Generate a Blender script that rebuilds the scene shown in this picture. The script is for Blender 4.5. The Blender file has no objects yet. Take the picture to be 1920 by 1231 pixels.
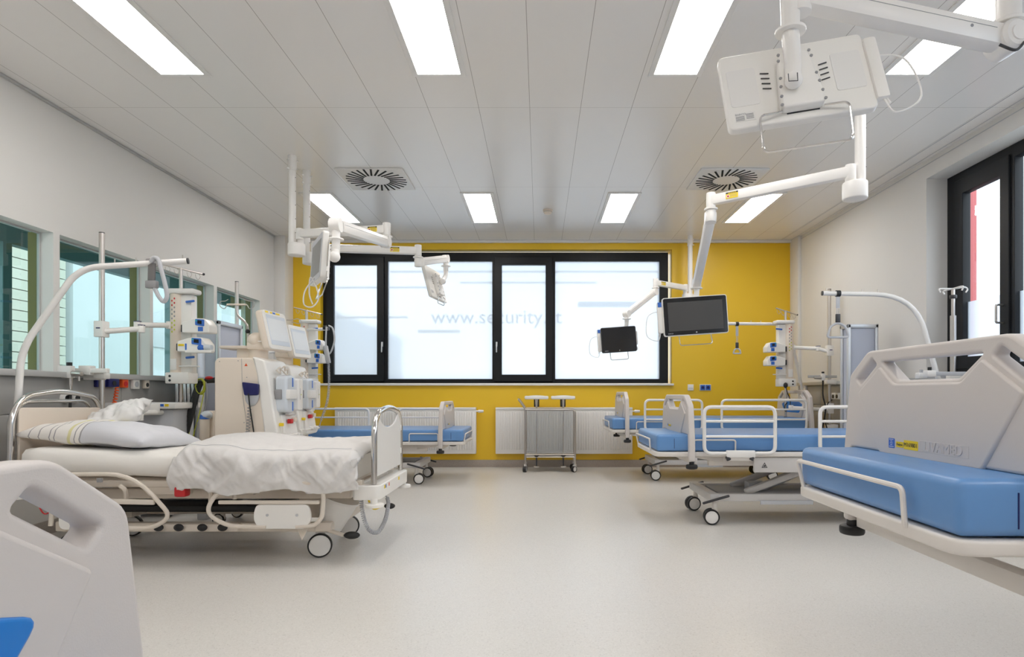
import bpy, bmesh, math, random
from mathutils import Vector, Matrix, noise
R = random.Random(7)
V = Vector
PI = math.pi
F = 1120.0                       # focal length in pixels of a 1920 wide frame
VX, VY = 1012.0, 737.0           # vanishing point of the room's long axis
def P(px, py, d):                # the world point seen at a pixel, d metres in front of the lens (lens at 0,0,1)
    return V(((px-VX)*d/F, d, 1+(VY-py)*d/F))
COL = bpy.context.scene.collection
sc = bpy.context.scene

# ------------------------------------------------------------------ materials
def srgb(r, g, b):
    f = lambda c: (c/12.92 if c <= .04045 else ((c+.055)/1.055)**2.4)
    return (f(r/255), f(g/255), f(b/255))
def mat(name, col, rough=.5, metal=0, spec=.5, bump=0, bscale=30, emit=None, estr=0, var=0, vscale=8, coat=0):
    m = bpy.data.materials.new(name); m.use_nodes = True
    nt = m.node_tree; b = nt.nodes['Principled BSDF']
    b.inputs['Base Color'].default_value = (*col, 1)
    b.inputs['Roughness'].default_value = rough
    b.inputs['Metallic'].default_value = metal
    b.inputs['Specular IOR Level'].default_value = spec
    b.inputs['Coat Weight'].default_value = coat
    if emit:
        b.inputs['Emission Color'].default_value = (*emit, 1); b.inputs['Emission Strength'].default_value = estr
    tc = nt.nodes.new('ShaderNodeTexCoord')
    if var:
        n = nt.nodes.new('ShaderNodeTexNoise'); n.inputs['Scale'].default_value = vscale; n.inputs['Detail'].default_value = 4
        nt.links.new(tc.outputs['Object'], n.inputs['Vector'])
        mx = nt.nodes.new('ShaderNodeMix'); mx.data_type = 'RGBA'
        mx.inputs[6].default_value = (*[c*(1-var) for c in col], 1); mx.inputs[7].default_value = (*[min(1, c*(1+var)) for c in col], 1)
        nt.links.new(n.outputs['Fac'], mx.inputs[0]); nt.links.new(mx.outputs[2], b.inputs['Base Color'])
    if bump:
        n = nt.nodes.new('ShaderNodeTexNoise'); n.inputs['Scale'].default_value = bscale; n.inputs['Detail'].default_value = 3
        nt.links.new(tc.outputs['Object'], n.inputs['Vector'])
        bp = nt.nodes.new('ShaderNodeBump'); bp.inputs['Strength'].default_value = bump; bp.inputs['Distance'].default_value = .01
        nt.links.new(n.outputs['Fac'], bp.inputs['Height']); nt.links.new(bp.outputs[0], b.inputs['Normal'])
    return m
M = {}
M['wall'] = mat('wall_paint', (.74, .725, .70), .8, bump=.03, bscale=200)
M['yellow'] = mat('yellow_paint', (.80, .515, .022), .38, bump=.02, bscale=200)
M['white'] = mat('white_plastic', (.80, .785, .765), .35)
M['arm'] = mat('arm_enamel', (.86, .84, .815), .3)
M['beige'] = mat('beige_enamel', (.70, .63, .55), .38)
M['cream'] = mat('cream_plastic', (.76, .67, .575), .42)
M['shell'] = mat('white_shell', (.84, .82, .785), .3)
M['board'] = mat('board_plastic', (.62, .575, .55), .42, bump=.05, bscale=400)
M['bedmetal'] = mat('bed_metal', (.72, .68, .64), .38)
M['basegrey'] = mat('base_grey', (.62, .60, .59), .4)
M['black'] = mat('black_rubber', (.012, .012, .013), .45)
M['dark'] = mat('dark_plastic', (.035, .035, .04), .4)
M['grey'] = mat('grey_plastic', (.30, .30, .31), .5)
M['greyl'] = mat('light_grey', (.50, .51, .54), .45)
M['chrome'] = mat('chrome', (.78, .76, .74), .12, 1)
M['steel'] = mat('brushed_steel', (.60, .56, .53), .28, 1)
M['alu'] = mat('aluminium', (.62, .63, .65), .35, .7)
M['frame'] = mat('anthracite_frame', (.008, .009, .011), .45, spec=.3)
M['blue'] = mat('blue_cover', srgb(96, 143, 198), .33, bump=.25, bscale=6, spec=.6)
M['blueinlay'] = mat('blue_inlay', srgb(0, 120, 205), .35)
M['bluedark'] = mat('navy_plastic', (.01, .012, .10), .3)
M['bluekey'] = mat('blue_key', (.03, .14, .55), .35)
M['teal'] = mat('teal_key', (.03, .42, .50), .4)
M['red'] = mat('red_plastic', (.55, .02, .025), .4)
M['orange'] = mat('orange_plastic', (.75, .10, .02), .4)
M['yel'] = mat('yellow_label', (.85, .62, .02), .5)
M['hose'] = mat('yellow_green_hose', (.50, .55, .05), .45)
M['wainscot'] = mat('wall_panel_grey', (.36, .355, .345), .45)
M['ledge'] = mat('ledge_grey', (.46, .46, .455), .4)
M['panelblue'] = mat('screen_panel', (.50, .53, .62), .5)
M['olive'] = mat('olive_paint', (.17, .145, .02), .7)
M['sheet'] = mat('white_sheet', (.84, .815, .775), .85, bump=.3, bscale=9)
M['duvet'] = mat('duvet_cotton', (.70, .68, .665), .9, bump=.35, bscale=22)
M['pill'] = mat('pillow_white', (.84, .83, .82), .9, bump=.2, bscale=14)
M['screen'] = mat('black_glass', (.012, .012, .014), .12)
M['screenmatte'] = mat('screen_matte', (.055, .052, .05), .35)
M['screengrey'] = mat('screen_grey', (.22, .22, .215), .4)
M['dialscreen'] = mat('reflection_white_screen', (.80, .83, .86), .25)  # whitish base colour stands in for the ceiling and window reflected in the screen
M['dialrim'] = mat('screen_rim', (.62, .67, .74), .3)
M['clear'] = mat('clear_plastic', (.62, .67, .73), .12, spec=.7)
M['strap'] = mat('strap_grey', (.20, .19, .19), .7)
M['ventdark'] = mat('vent_slot', (.01, .01, .01), .9)
M['adjwall'] = mat('neighbour_room_paint', (.40, .46, .43), .8)
M['teald'] = mat('neighbour_soffit', (.05, .13, .13), .7)
M['redout'] = mat('red_cladding', (.42, .10, .10), .7)
M['siding'] = mat('pale_siding', (.50, .49, .42), .8)
M['concrete'] = mat('outside_ground', (.5, .5, .49), .9, var=.1)
M['bldg'] = mat('pale_render', (.86, .86, .86), .9)
M['bldg2'] = mat('dimmed_render', (.50, .53, .54), .9, var=.08, vscale=1)  # white render, base colour lowered so daylight does not overexpose it
M['band'] = mat('grey_band', (.50, .52, .55), .8)
M['bandblue'] = mat('blue_band', (.35, .45, .60), .8)
M['txt'] = mat('lettering_grey', (.28, .29, .31), .8)
M['emboss'] = M['board']

def lampmat(name, col, s):
    m = bpy.data.materials.new(name); m.use_nodes = True; nt = m.node_tree
    e = nt.nodes.new('ShaderNodeEmission'); e.inputs[0].default_value = (*col, 1); e.inputs[1].default_value = s
    nt.links.new(e.outputs[0], nt.nodes['Material Output'].inputs[0]); return m
M['lamp'] = lampmat('lamp_diffuser', (1, .965, .925), 10.0)

def ceiling_mat():
    m = mat('metal_plank_ceiling', (.86, .84, .82), .26, spec=.65)
    nt = m.node_tree; b = nt.nodes['Principled BSDF']
    geo = nt.nodes.new('ShaderNodeNewGeometry'); sx = nt.nodes.new('ShaderNodeSeparateXYZ'); nt.links.new(geo.outputs['Position'], sx.inputs[0])
    def mth(op, a, b_=None):
        n = nt.nodes.new('ShaderNodeMath'); n.operation = op
        for i, v in enumerate((a, b_)):
            if v is None: continue
            if isinstance(v, (int, float)): n.inputs[i].default_value = v
            else: nt.links.new(v, n.inputs[i])
        return n.outputs[0]
    ax = mth('FLOORED_MODULO', mth('ADD', sx.outputs[0], .072+.0025+3.7), .37)
    lx = mth('LESS_THAN', ax, .0032)
    ay = mth('FLOORED_MODULO', mth('ADD', sx.outputs[1], -4.33+16.7), 1.67)
    ly = mth('MULTIPLY', mth('LESS_THAN', ay, .006), .35)
    l = mth('MAXIMUM', lx, ly)
    mx = nt.nodes.new('ShaderNodeMix'); mx.data_type = 'RGBA'
    mx.inputs[6].default_value = (.86, .84, .82, 1); mx.inputs[7].default_value = (.36, .335, .31, 1)
    nt.links.new(l, mx.inputs[0]); nt.links.new(mx.outputs[2], b.inputs['Base Color'])
    return m
M['ceil'] = ceiling_mat()
def floor_mat():
    m = mat('speckled_linoleum', (.62, .60, .57), .30, spec=.6)
    nt = m.node_tree; b = nt.nodes['Principled BSDF']
    tc = nt.nodes.new('ShaderNodeTexCoord')
    n1 = nt.nodes.new('ShaderNodeTexVoronoi'); n1.inputs['Scale'].default_value = 190
    n2 = nt.nodes.new('ShaderNodeTexNoise'); n2.inputs['Scale'].default_value = 90; n2.inputs['Detail'].default_value = 3
    nt.links.new(tc.outputs['Object'], n1.inputs['Vector']); nt.links.new(tc.outputs['Object'], n2.inputs['Vector'])
    r = nt.nodes.new('ShaderNodeValToRGB')
    r.color_ramp.elements[0].position = .0; r.color_ramp.elements[0].color = (.36, .33, .30, 1)
    r.color_ramp.elements[1].position = 1; r.color_ramp.elements[1].color = (.76, .74, .71, 1)
    e = r.color_ramp.elements.new(.22); e.color = (.64, .615, .58, 1)
    e = r.color_ramp.elements.new(.75); e.color = (.69, .665, .63, 1)
    sp = nt.nodes.new('ShaderNodeSeparateColor'); nt.links.new(n1.outputs['Color'], sp.inputs[0])
    mx = nt.nodes.new('ShaderNodeMix'); mx.data_type = 'FLOAT'; mx.inputs[0].default_value = .35
    nt.links.new(sp.outputs[0], mx.inputs[2]); nt.links.new(n2.outputs['Fac'], mx.inputs[3])
    nt.links.new(mx.outputs[0], r.inputs[0]); nt.links.new(r.outputs[0], b.inputs['Base Color'])
    return m
M['floor'] = floor_mat()
M['skirt'] = mat('coved_skirting', (.40, .35, .31), .5, var=.25, vscale=140)
def frosted():
    m = bpy.data.materials.new('frosted_glass'); m.use_nodes = True; nt = m.node_tree
    nt.nodes.remove(nt.nodes['Principled BSDF'])
    t = nt.nodes.new('ShaderNodeBsdfTranslucent'); t.inputs[0].default_value = (.80, .85, .90, 1)
    g = nt.nodes.new('ShaderNodeBsdfRefraction'); g.inputs['Roughness'].default_value = .30; g.inputs['IOR'].default_value = 1.05; g.inputs[0].default_value = (.93, .95, .97, 1)
    d = nt.nodes.new('ShaderNodeBsdfPrincipled'); d.inputs['Base Color'].default_value = (.7, .72, .75, 1); d.inputs['Roughness'].default_value = .25
    a = nt.nodes.new('ShaderNodeMixShader'); a.inputs[0].default_value = .45
    c = nt.nodes.new('ShaderNodeMixShader'); c.inputs[0].default_value = .12
    nt.links.new(t.outputs[0], a.inputs[1]); nt.links.new(g.outputs[0], a.inputs[2])
    nt.links.new(a.outputs[0], c.inputs[1]); nt.links.new(d.outputs[0], c.inputs[2])
    nt.links.new(c.outputs[0], nt.nodes['Material Output'].inputs[0]); return m
M['frost'] = frosted()
def clearglass(name, tint, refl=.5):
    m = bpy.data.materials.new(name); m.use_nodes = True; nt = m.node_tree
    nt.nodes.remove(nt.nodes['Principled BSDF'])
    t = nt.nodes.new('ShaderNodeBsdfTransparent'); t.inputs[0].default_value = (*tint, 1)
    g = nt.nodes.new('ShaderNodeBsdfGlossy'); g.inputs['Roughness'].default_value = .0; g.inputs[0].default_value = (.9, .95, .95, 1)
    f = nt.nodes.new('ShaderNodeFresnel'); f.inputs['IOR'].default_value = 1.6
    mu = nt.nodes.new('ShaderNodeMath'); mu.operation = 'MULTIPLY'; mu.inputs[1].default_value = refl*2
    ge = nt.nodes.new('ShaderNodeNewGeometry'); iv = nt.nodes.new('ShaderNodeMath'); iv.operation = 'SUBTRACT'; iv.inputs[0].default_value = 1
    nt.links.new(ge.outputs['Backfacing'], iv.inputs[1]); m2 = nt.nodes.new('ShaderNodeMath'); m2.operation = 'MULTIPLY'
    nt.links.new(f.outputs[0], m2.inputs[0]); nt.links.new(iv.outputs[0], m2.inputs[1]); nt.links.new(m2.outputs[0], mu.inputs[0])
    a = nt.nodes.new('ShaderNodeMixShader'); nt.links.new(mu.outputs[0], a.inputs[0])
    nt.links.new(t.outputs[0], a.inputs[1]); nt.links.new(g.outputs[0], a.inputs[2])
    nt.links.new(a.outputs[0], nt.nodes['Material Output'].inputs[0]); return m
M['glass'] = clearglass('tinted_glass', (.80, .90, .875), .5)
M['glassc'] = clearglass('clear_glass', (.93, .95, .96), .4)
def film():
    m = bpy.data.materials.new('translucent_sack'); m.use_nodes = True; nt = m.node_tree
    b = nt.nodes['Principled BSDF']; b.inputs['Base Color'].default_value = (.75, .75, .74, 1); b.inputs['Roughness'].default_value = .3
    t = nt.nodes.new('ShaderNodeBsdfTransparent'); t.inputs[0].default_value = (.95, .955, .96, 1)
    a = nt.nodes.new('ShaderNodeMixShader'); a.inputs[0].default_value = .13
    nt.links.new(t.outputs[0], a.inputs[1]); nt.links.new(b.outputs[0], a.inputs[2]); nt.links.new(a.outputs[0], nt.nodes['Material Output'].inputs[0]); return m
M['film'] = film()
def stripe_mat():
    m = mat('striped_pillow_cotton', (.80, .79, .78), .9, bump=.15, bscale=14)
    nt = m.node_tree; b = nt.nodes['Principled BSDF']
    tc = nt.nodes.new('ShaderNodeTexCoord'); sx = nt.nodes.new('ShaderNodeSeparateXYZ'); nt.links.new(tc.outputs['Object'], sx.inputs[0])
    mr = nt.nodes.new('ShaderNodeMapRange'); mr.inputs[1].default_value = -.40; mr.inputs[2].default_value = .40; nt.links.new(sx.outputs[0], mr.inputs[0])
    r = nt.nodes.new('ShaderNodeValToRGB'); cr = r.color_ramp; cr.interpolation = 'CONSTANT'
    W, G, Y, S = (.83, .80, .76, 1), (.36, .35, .36, 1), (.72, .68, .38, 1), (.66, .665, .70, 1)
    cr.elements[0].position = 0; cr.elements[0].color = W; cr.elements[1].position = .10; cr.elements[1].color = G
    for p, c in ((.108, W), (.17, G), (.178, W), (.25, G), (.257, W), (.285, G), (.292, W), (.385, Y), (.41, W), (.435, G), (.443, W), (.475, G), (.485, S)):
        e = cr.elements.new(p); e.color = c
    nt.links.new(mr.outputs[0], r.inputs[0]); nt.links.new(r.outputs[0], b.inputs['Base Color']); return m
M['stripe'] = stripe_mat()

# ------------------------------------------------------------------ mesh builder
def rc(pts, r, n=4):
    out = []; k = len(pts)
    for i in range(k):
        p = V(pts[i]); a = V(pts[i-1]); b = V(pts[(i+1) % k])
        ri = r[i] if isinstance(r, (list, tuple)) else r
        da, db = (a-p), (b-p); la, lb = da.length, db.length
        q = min(ri, la*.45, lb*.45)
        if q < 1e-5: out.append(tuple(p)); continue
        pa, pb = p+da/la*q, p+db/lb*q
        for j in range(n+1):
            t = j/n; out.append(tuple((1-t)**2*pa+2*t*(1-t)*p+t*t*pb))
    return out
def rpath(pts, r, n=5):
    pts = [V(p) for p in pts]; out = [pts[0]]
    for i in range(1, len(pts)-1):
        p, a, b = pts[i], pts[i-1], pts[i+1]; da, db = a-p, b-p; la, lb = da.length, db.length
        ri = r[i] if isinstance(r, (list, tuple)) else r
        q = min(ri, la*.48, lb*.48)
        if q < 1e-6: out.append(p); continue
        pa, pb = p+da/la*q, p+db/lb*q
        for j in range(n+1):
            t = j/n; out.append((1-t)**2*pa+2*t*(1-t)*p+t*t*pb)
    out.append(pts[-1]); return out
def spline(pts, n=8):
    pts = [V(p) for p in pts]; q = [pts[0]*2-pts[1]]+pts+[pts[-1]*2-pts[-2]]; out = []
    for i in range(1, len(q)-2):
        a, b, c, d = q[i-1:i+3]
        for j in range(n):
            t = j/n
            out.append(.5*((2*b)+(c-a)*t+(2*a-5*b+4*c-d)*t*t+(3*b-a-3*c+d)*t**3))
    out.append(pts[-1]); return out
class MB:
    def __init__(s, T=None):
        s.v = []; s.f = []; s.mi = []; s.mats = []; s.cur = None; s.T = T
    def use(s, m): s.cur = m; return s
    def add(s, verts, faces):
        o = len(s.v)
        s.v += [tuple(s.T @ V(p)) if s.T else tuple(p) for p in verts]
        if s.cur not in s.mats: s.mats.append(s.cur)
        k = s.mats.index(s.cur)
        for f in faces: s.f.append([i+o for i in f]); s.mi.append(k)
        return s
    def bm(s, b, mx=None):
        b.verts.index_update()
        s.add([(mx @ v.co) if mx else v.co.copy() for v in b.verts], [[v.index for v in f.verts] for f in b.faces]); b.free(); return s
    def box(s, x0, x1, y0, y1, z0, z1, bev=.004, mx=None, seg=2):
        b = bmesh.new(); bmesh.ops.create_cube(b, size=1)
        for v in b.verts: v.co = V(((x0+x1)/2+v.co.x*(x1-x0), (y0+y1)/2+v.co.y*(y1-y0), (z0+z1)/2+v.co.z*(z1-z0)))
        bev = min(bev, abs(x1-x0)*.45, abs(y1-y0)*.45, abs(z1-z0)*.45)
        if bev > 1e-5: bmesh.ops.bevel(b, geom=b.edges[:], offset=bev, segments=seg, profile=.5, affect='EDGES')
        return s.bm(b, mx)
    def beam(s, p, q, w, h, bev=.004, up=(0, 0, 1)):       # box from p to q, w wide sideways, h high
        p, q = V(p), V(q); d = (q-p); L = d.length; x = d/L; y = V(up).cross(x)
        if y.length < 1e-4: y = V((0, 1, 0))
        y.normalize(); z = x.cross(y)
        mx = Matrix.Translation(p) @ Matrix((x, y, z)).transposed().to_4x4()
        return s.box(0, L, -w/2, w/2, -h/2, h/2, bev, mx)
    def tube(s, pts, r, n=10, closed=False, cap=True):
        pts = [V(p) for p in pts]; N = len(pts); rr = r if isinstance(r, (list, tuple)) else [r]*N
        tan = []
        for i in range(N):
            a = pts[i-1] if (i > 0 or closed) else pts[i]; b = pts[(i+1) % N] if (i < N-1 or closed) else pts[i]
            t = b-a; tan.append(t.normalized() if t.length > 1e-9 else V((0, 0, 1)))
        u = tan[0].orthogonal().normalized(); vs = []
        for i in range(N):
            u = u-tan[i]*u.dot(tan[i]); u.normalize(); w = tan[i].cross(u)
            for j in range(n):
                a = 2*PI*j/n; vs.append(pts[i]+(u*math.cos(a)+w*math.sin(a))*rr[i])
        fs = []
        for i in range(N if closed else N-1):
            k = (i+1) % N
            for j in range(n): fs.append([i*n+j, i*n+(j+1) % n, k*n+(j+1) % n, k*n+j])
        if cap and not closed: fs.append(list(range(n))[::-1]); fs.append([(N-1)*n+j for j in range(n)])
        return s.add(vs, fs)
    def cyl(s, p, q, r, r2=None, n=20, bev=0):
        r2 = r if r2 is None else r2; p, q = V(p), V(q)
        if bev:
            d = (q-p).normalized()*bev
            return s.tube([p, p+d*.3, p+d, q-d, q-d*.3, q], [r-bev, r-bev*.3, r, r2, r2-bev*.3, r2-bev], n)
        return s.tube([p, q], [r, r2], n)
    def sph(s, c, r, sc_=(1, 1, 1), n=16):
        b = bmesh.new(); bmesh.ops.create_uvsphere(b, u_segments=n, v_segments=max(6, n//2), radius=r)
        for v in b.verts: v.co = V((v.co.x*sc_[0]+c[0], v.co.y*sc_[1]+c[1], v.co.z*sc_[2]+c[2]))
        return s.bm(b)
    def coil(s, pts, R_, r, turns, n=5, per=10):
        pts = spline(pts, 12); L = [0]
        for i in range(1, len(pts)): L.append(L[-1]+(pts[i]-pts[i-1]).length)
        tot = L[-1]; N = int(turns*per); out = []; k = 0
        for i in range(N+1):
            q = tot*i/N
            while k < len(L)-2 and L[k+1] < q: k += 1
            t = (q-L[k])/max(1e-9, L[k+1]-L[k]); c = pts[k].lerp(pts[k+1], t); d = (pts[k+1]-pts[k]).normalized()
            a = d.cross(V((.13, .97, .2))).normalized(); b = d.cross(a); an = 2*PI*turns*i/N
            out.append(c+(a*math.cos(an)+b*math.sin(an))*R_)
        return s.tube(out, r, n)
    def plate(s, outline, t, o=(0, 0, 0), u=(1, 0, 0), v=(0, 1, 0), holes=(), bev=.003, res=2):
        cu = bpy.data.curves.new('c', 'CURVE'); cu.dimensions = '2D'; cu.fill_mode = 'BOTH'
        for poly in [outline]+list(holes):
            sp = cu.splines.new('POLY'); sp.points.add(len(poly)-1); sp.use_cyclic_u = True
            for i, p in enumerate(poly): sp.points[i].co = (p[0], p[1], 0, 1)
        bev = min(bev, t*.48)
        cu.extrude = t/2-bev; cu.bevel_depth = bev; cu.bevel_resolution = res; cu.offset = -bev
        return s.curve(cu, o, u, v)
    def curve(s, cu, o, u, v):
        ob = bpy.data.objects.new('c', cu); COL.objects.link(ob)
        dg = bpy.context.evaluated_depsgraph_get(); me = bpy.data.meshes.new_from_object(ob.evaluated_get(dg))
        u, v = V(u).normalized(), V(v).normalized(); w = u.cross(v); o = V(o)
        s.add([o+u*p.co.x+v*p.co.y+w*p.co.z for p in me.vertices], [list(f.vertices) for f in me.polygons])
        bpy.data.objects.remove(ob); bpy.data.curves.remove(cu); bpy.data.meshes.remove(me); return s
    def text(s, body, size, o, u, v, m=None, ext=.0006, ax='CENTER'):
        if m is not None: s.use(m)
        cu = bpy.data.curves.new('t', 'FONT'); cu.body = body; cu.size = size; cu.align_x = ax; cu.align_y = 'CENTER'; cu.extrude = ext
        cu.resolution_u = 3
        return s.curve(cu, o, u, v)
    def build(s, name, m=None, parent=None, off=None, ang=35, tagd=None):
        me = bpy.data.meshes.new(name)
        vs = s.v if off is None else [(p[0]-off[0], p[1]-off[1], p[2]-off[2]) for p in s.v]
        me.from_pydata(vs, [], s.f); me.update()
        mats = [m if q is None else q for q in s.mats]
        for q in mats: me.materials.append(q)
        me.polygons.foreach_set('material_index', s.mi)
        b = bmesh.new(); b.from_mesh(me); bmesh.ops.recalc_face_normals(b, faces=b.faces); b.to_mesh(me); b.free()
        me.shade_smooth(); me.set_sharp_from_angle(angle=math.radians(ang))
        o = bpy.data.objects.new(name, me); COL.objects.link(o)
        if parent: o.parent = parent
        elif off is not None: o.location = off
        if tagd: o['label'] = tagd
        return o
def tag(o, label, cat, group=None, kind=None):
    if kind: o['kind'] = kind
    if label: o['label'] = label
    if cat: o['category'] = cat
    if group: o['group'] = group
    return o
def thing(name, label, cat, loc=(0, 0, 0), rz=0, group=None):
    o = bpy.data.objects.new(name, None); COL.objects.link(o); o.location = loc; o.rotation_euler = (0, 0, rz); o.empty_display_size = .1
    return tag(o, label, cat, group)
class TH:                                 # a thing whose parts are written in world coordinates
    def __init__(s, name, label, cat, base, group=None):
        s.base = V(base); s.root = thing(name, label, cat, base, 0, group)
    def part(s, name, mb, m=None, parent=None, label=None, ang=35):
        return mb.build(name, m, parent or s.root, s.base, ang, label)
def one(name, mb, m, label, cat, base=(0, 0, 0), group=None, ang=35):
    return tag(mb.build(name, m, None, base, ang), label, cat, group)
def struct(name, mb, m, parent=None):
    o = mb.build(name, m, parent)
    if not parent: o['kind'] = 'structure'
    return o
def rect(x0, x1, y0, y1): return [(x0, y0), (x1, y0), (x1, y1), (x0, y1)]

# ------------------------------------------------------------------ camera
cam = bpy.data.cameras.new('camera'); camo = bpy.data.objects.new('camera', cam); COL.objects.link(camo)
camo.location = (0, 0, 1); camo.rotation_euler = (PI/2, 0, 0)
cam.sensor_fit = 'HORIZONTAL'; cam.sensor_width = 36; cam.lens = 36*F/1920
cam.shift_x = (960-VX)/1920; cam.shift_y = (VY-615.5)/1920; cam.clip_start = .05
sc.camera = camo

# ------------------------------------------------------------------ the room
XL, XR, YB, YF, H = -3.495, 3.44, 8.116, -2.6, 3.072
struct('floor', MB().box(XL-.1, XR+.1, YF-.1, YB+.1, -.1, 0, 0), M['floor'])
struct('ceiling', MB().box(XL-.3, XR+.4, YF-.1, YB+.4, H, H+.1, 0), M['ceil'])
# left wall with four glazed openings to the neighbouring room
WT = .10
op = [(3.29, 4.292), (4.349, 5.355), (5.40, 6.406), (6.47, 7.456)]
zs, zt = 1.155, 2.155
m = MB().box(XL-WT-.06, XL, YF, YB+.4, 0, zs, 0).box(XL-WT-.06, XL, YF, YB+.4, zt, H, 0)
ys = [YF]+[a for o_ in op for a in o_]+[YB+.4]
for i in range(0, len(ys), 2): m.box(XL-WT-.06, XL, ys[i], ys[i+1], zs, zt, 0)
struct('wall_left', m, M['wall'])
for i, (a, b) in enumerate(op):
    m = MB()
    w = struct('window_%d' % (i+1), m.plate(rect(a, b, zs, zt), .02, (XL-WT, 0, 0), (0, 1, 0), (0, 0, 1), holes=[rect(a+.012, b-.012, zs+.012, zt-.012)], bev=.001), M['ledge'])
    MB().box(XL-WT-.004, XL-WT+.004, a+.01, b-.01, zs+.01, zt-.01, 0).build('glass_pane', M['glass'], w)
    MB().box(XL-WT-.075, XL-WT-.012, b-.01, b+.0, zs, zt, 0).box(XL-WT-.075, XL-WT-.012, a, a+.01, zs, zt, 0).build('olive_reveal', M['olive'], w)
# neighbouring room
NX = -5.3
struct('floor_neighbour', MB().box(NX, XL-WT-.07, .5, 10.7, -.1, 0, 0), M['ledge'])
struct('ceiling_neighbour', MB().box(NX, XL-WT-.17, .5, 10.7, 2.75, 2.85, 0), M['adjwall'])
m = MB().box(NX-.1, NX, .5, 10.7, 0, .55, 0).box(NX-.1, NX, .5, 10.7, 2.5, 2.75, 0)
for y in (.5, 5.9, 8.6): m.box(NX-.1, NX, y, y+.10, .55, 2.5, 0)
struct('wall_neighbour', m, M['teald'])
struct('wall_neighbour_end', MB().box(NX, XL-WT-.17, 10.6, 10.7, 0, 2.75, 0), M['adjwall'])
m = MB()
for k in range(26): m.box(-10.05, -10.0, -2, 12.6, -.8+k*.2, -.8+k*.2+.182, 0)
m.box(-10.3, -10.06, -2, 12.6, -1, 4.4, 0)
one('boarded_building', m, M['siding'], 'pale building with horizontal boarding seen through the nearest left interior windows', 'building', (-10, 5, 0))
m = MB().use(M['bldg2']).box(-10.4, -10.0, 12.8, 40, -1, 5, 0)
m.use(M['band'])
for y in (15.2, 18.4, 22, 26, 31): 
    for z in (.3, 2.2): m.box(-10.0, -9.96, y, y+1.5, z, z+1.3, .01)
one('rendered_building', m, M['bldg'], 'white rendered building with grey windows seen through the left interior windows', 'building', (-10, 10, 0))
struct('outside_ground', MB().box(-30, 30, YB+.45, 40, -1.2, -1.0, 0).box(-30, -7, -20, 40, -1.2, -1.0, 0).box(4.2, 30, -20, 40, -1.2, -1.0, 0), M['concrete'])
# back wall with the window niche
wx0, wx1, wz0, wz1 = -3.2, 1.80, 1.12, 2.965
nx0, nx1, nz0, nz1 = -3.02, 1.795, 1.135, 2.96
nx0, nx1, nz0, nz1 = -2.98, 1.797, 1.135, 2.955
struct('wall_back', MB().plate(rect(XL-.1, XR+.3, 0, H), .3, (0, YB+.15, 0), (1, 0, 0), (0, 0, 1), holes=[rect(nx0, nx1, nz0, nz1)], bev=.0005), M['yellow'])
struct('column_left', MB().box(XL, P(550, 0, YB)[0], P(0, 0, 7.85)[1], YB-.001, 0, H, .004), M['wall'])
struct('column_right', MB().box(P(1481, 0, YB)[0], XR, 7.86, YB-.001, 0, H, .004), M['wall'])
# skirtings
struct('baseboard_back', MB().box(XL, XR, YB-.012, YB, 0, .098, .004), M['skirt'])
struct('baseboard_left', MB().box(XL, XL+.012, YF, YB, 0, .098, .004), M['skirt'])
struct('baseboard_right', MB().box(XR-.012, XR, YF, YB, 0, .098, .004), M['skirt'])
# ceiling edge trims
struct('trim_1', MB().box(XL, XR, YB-.05, YB-.001, H-.035, H-.001, .006), M['white'])
struct('trim_2', MB().box(XR-.17, XR-.166, YF, YB-.05, H-.003, H-.0005, 0).box(XR-.045, XR-.041, YF, YB-.05, H-.003, H-.0005, 0).box(XR-.004, XR-.0005, YF, YB-.05, H-.045, H-.04, 0), M['greyl'])
struct('trim_3', MB().box(XL+.001, XL+.02, YF, YB-.05, H-.02, H-.001, .004), M['ledge'])
# right wall with its tall window and the added unseen one
RD = .185
wy = [(2.4, 5.314)]
rz0, rz1 = 1.14, 2.907
struct('wall_right', MB().box(XR, XR+.3, YF, -1.9, 0, H, 0).box(XR, XR+.3, 1.6, 2.4, 0, H, 0).box(XR, XR+.3, -1.9, 1.6, 0, rz0, 0).box(XR, XR+.3, -1.9, 1.6, rz1, H, 0).box(XR, XR+.3, 5.314, YB+.4, 0, H, 0).box(XR, XR+.3, 2.4, 5.314, 0, rz0, 0).box(XR, XR+.3, 2.4, 5.314, rz1, H, 0), M['wall'])
struct('wall_front', MB().box(XL-.1, XR+.3, YF-.1, YF, 0, H, 0), M['wall'])
xg = XR+RD
w = struct('window_6', MB().plate(rect(2.4, 5.314, rz0, rz1), .07, (xg+.035, 0, 0), (0, 1, 0), (0, 0, 1), holes=[rect(4.62, 5.19, rz0+.1, rz1-.1), rect(2.5, 4.56, rz0+.1, rz1-.1)], bev=.003), M['frame'])
MB().plate(rect(4.60, 5.20, rz0+.07, rz1-.07), .07, (xg+.02, 0, 0), (0, 1, 0), (0, 0, 1), holes=[rect(4.69, 5.10, rz0+.17, 2.71)], bev=.004).build('sash', M['frame'], w)
zf = 1.78
MB().box(xg+.03, xg+.036, 4.68, 5.11, zf, 2.72, 0).box(xg+.04, xg+.046, 2.49, 4.57, zf, rz1-.09, 0).build('clear_pane', M['glassc'], w)
MB().box(xg+.03, xg+.036, 4.68, 5.11, rz0+.1, zf, 0).box(xg+.04, xg+.046, 2.49, 4.57, rz0+.09, zf, 0).build('frosted_pane', M['frost'], w)
hx = xg-.015
MB().tube(rpath([(hx, 4.655, 1.69), (hx-.055, 4.655, 1.69), (hx-.055, 4.655, 1.55), (hx, 4.655, 1.55)], .012), .008, 8).build('handle', M['steel'], w)
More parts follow.
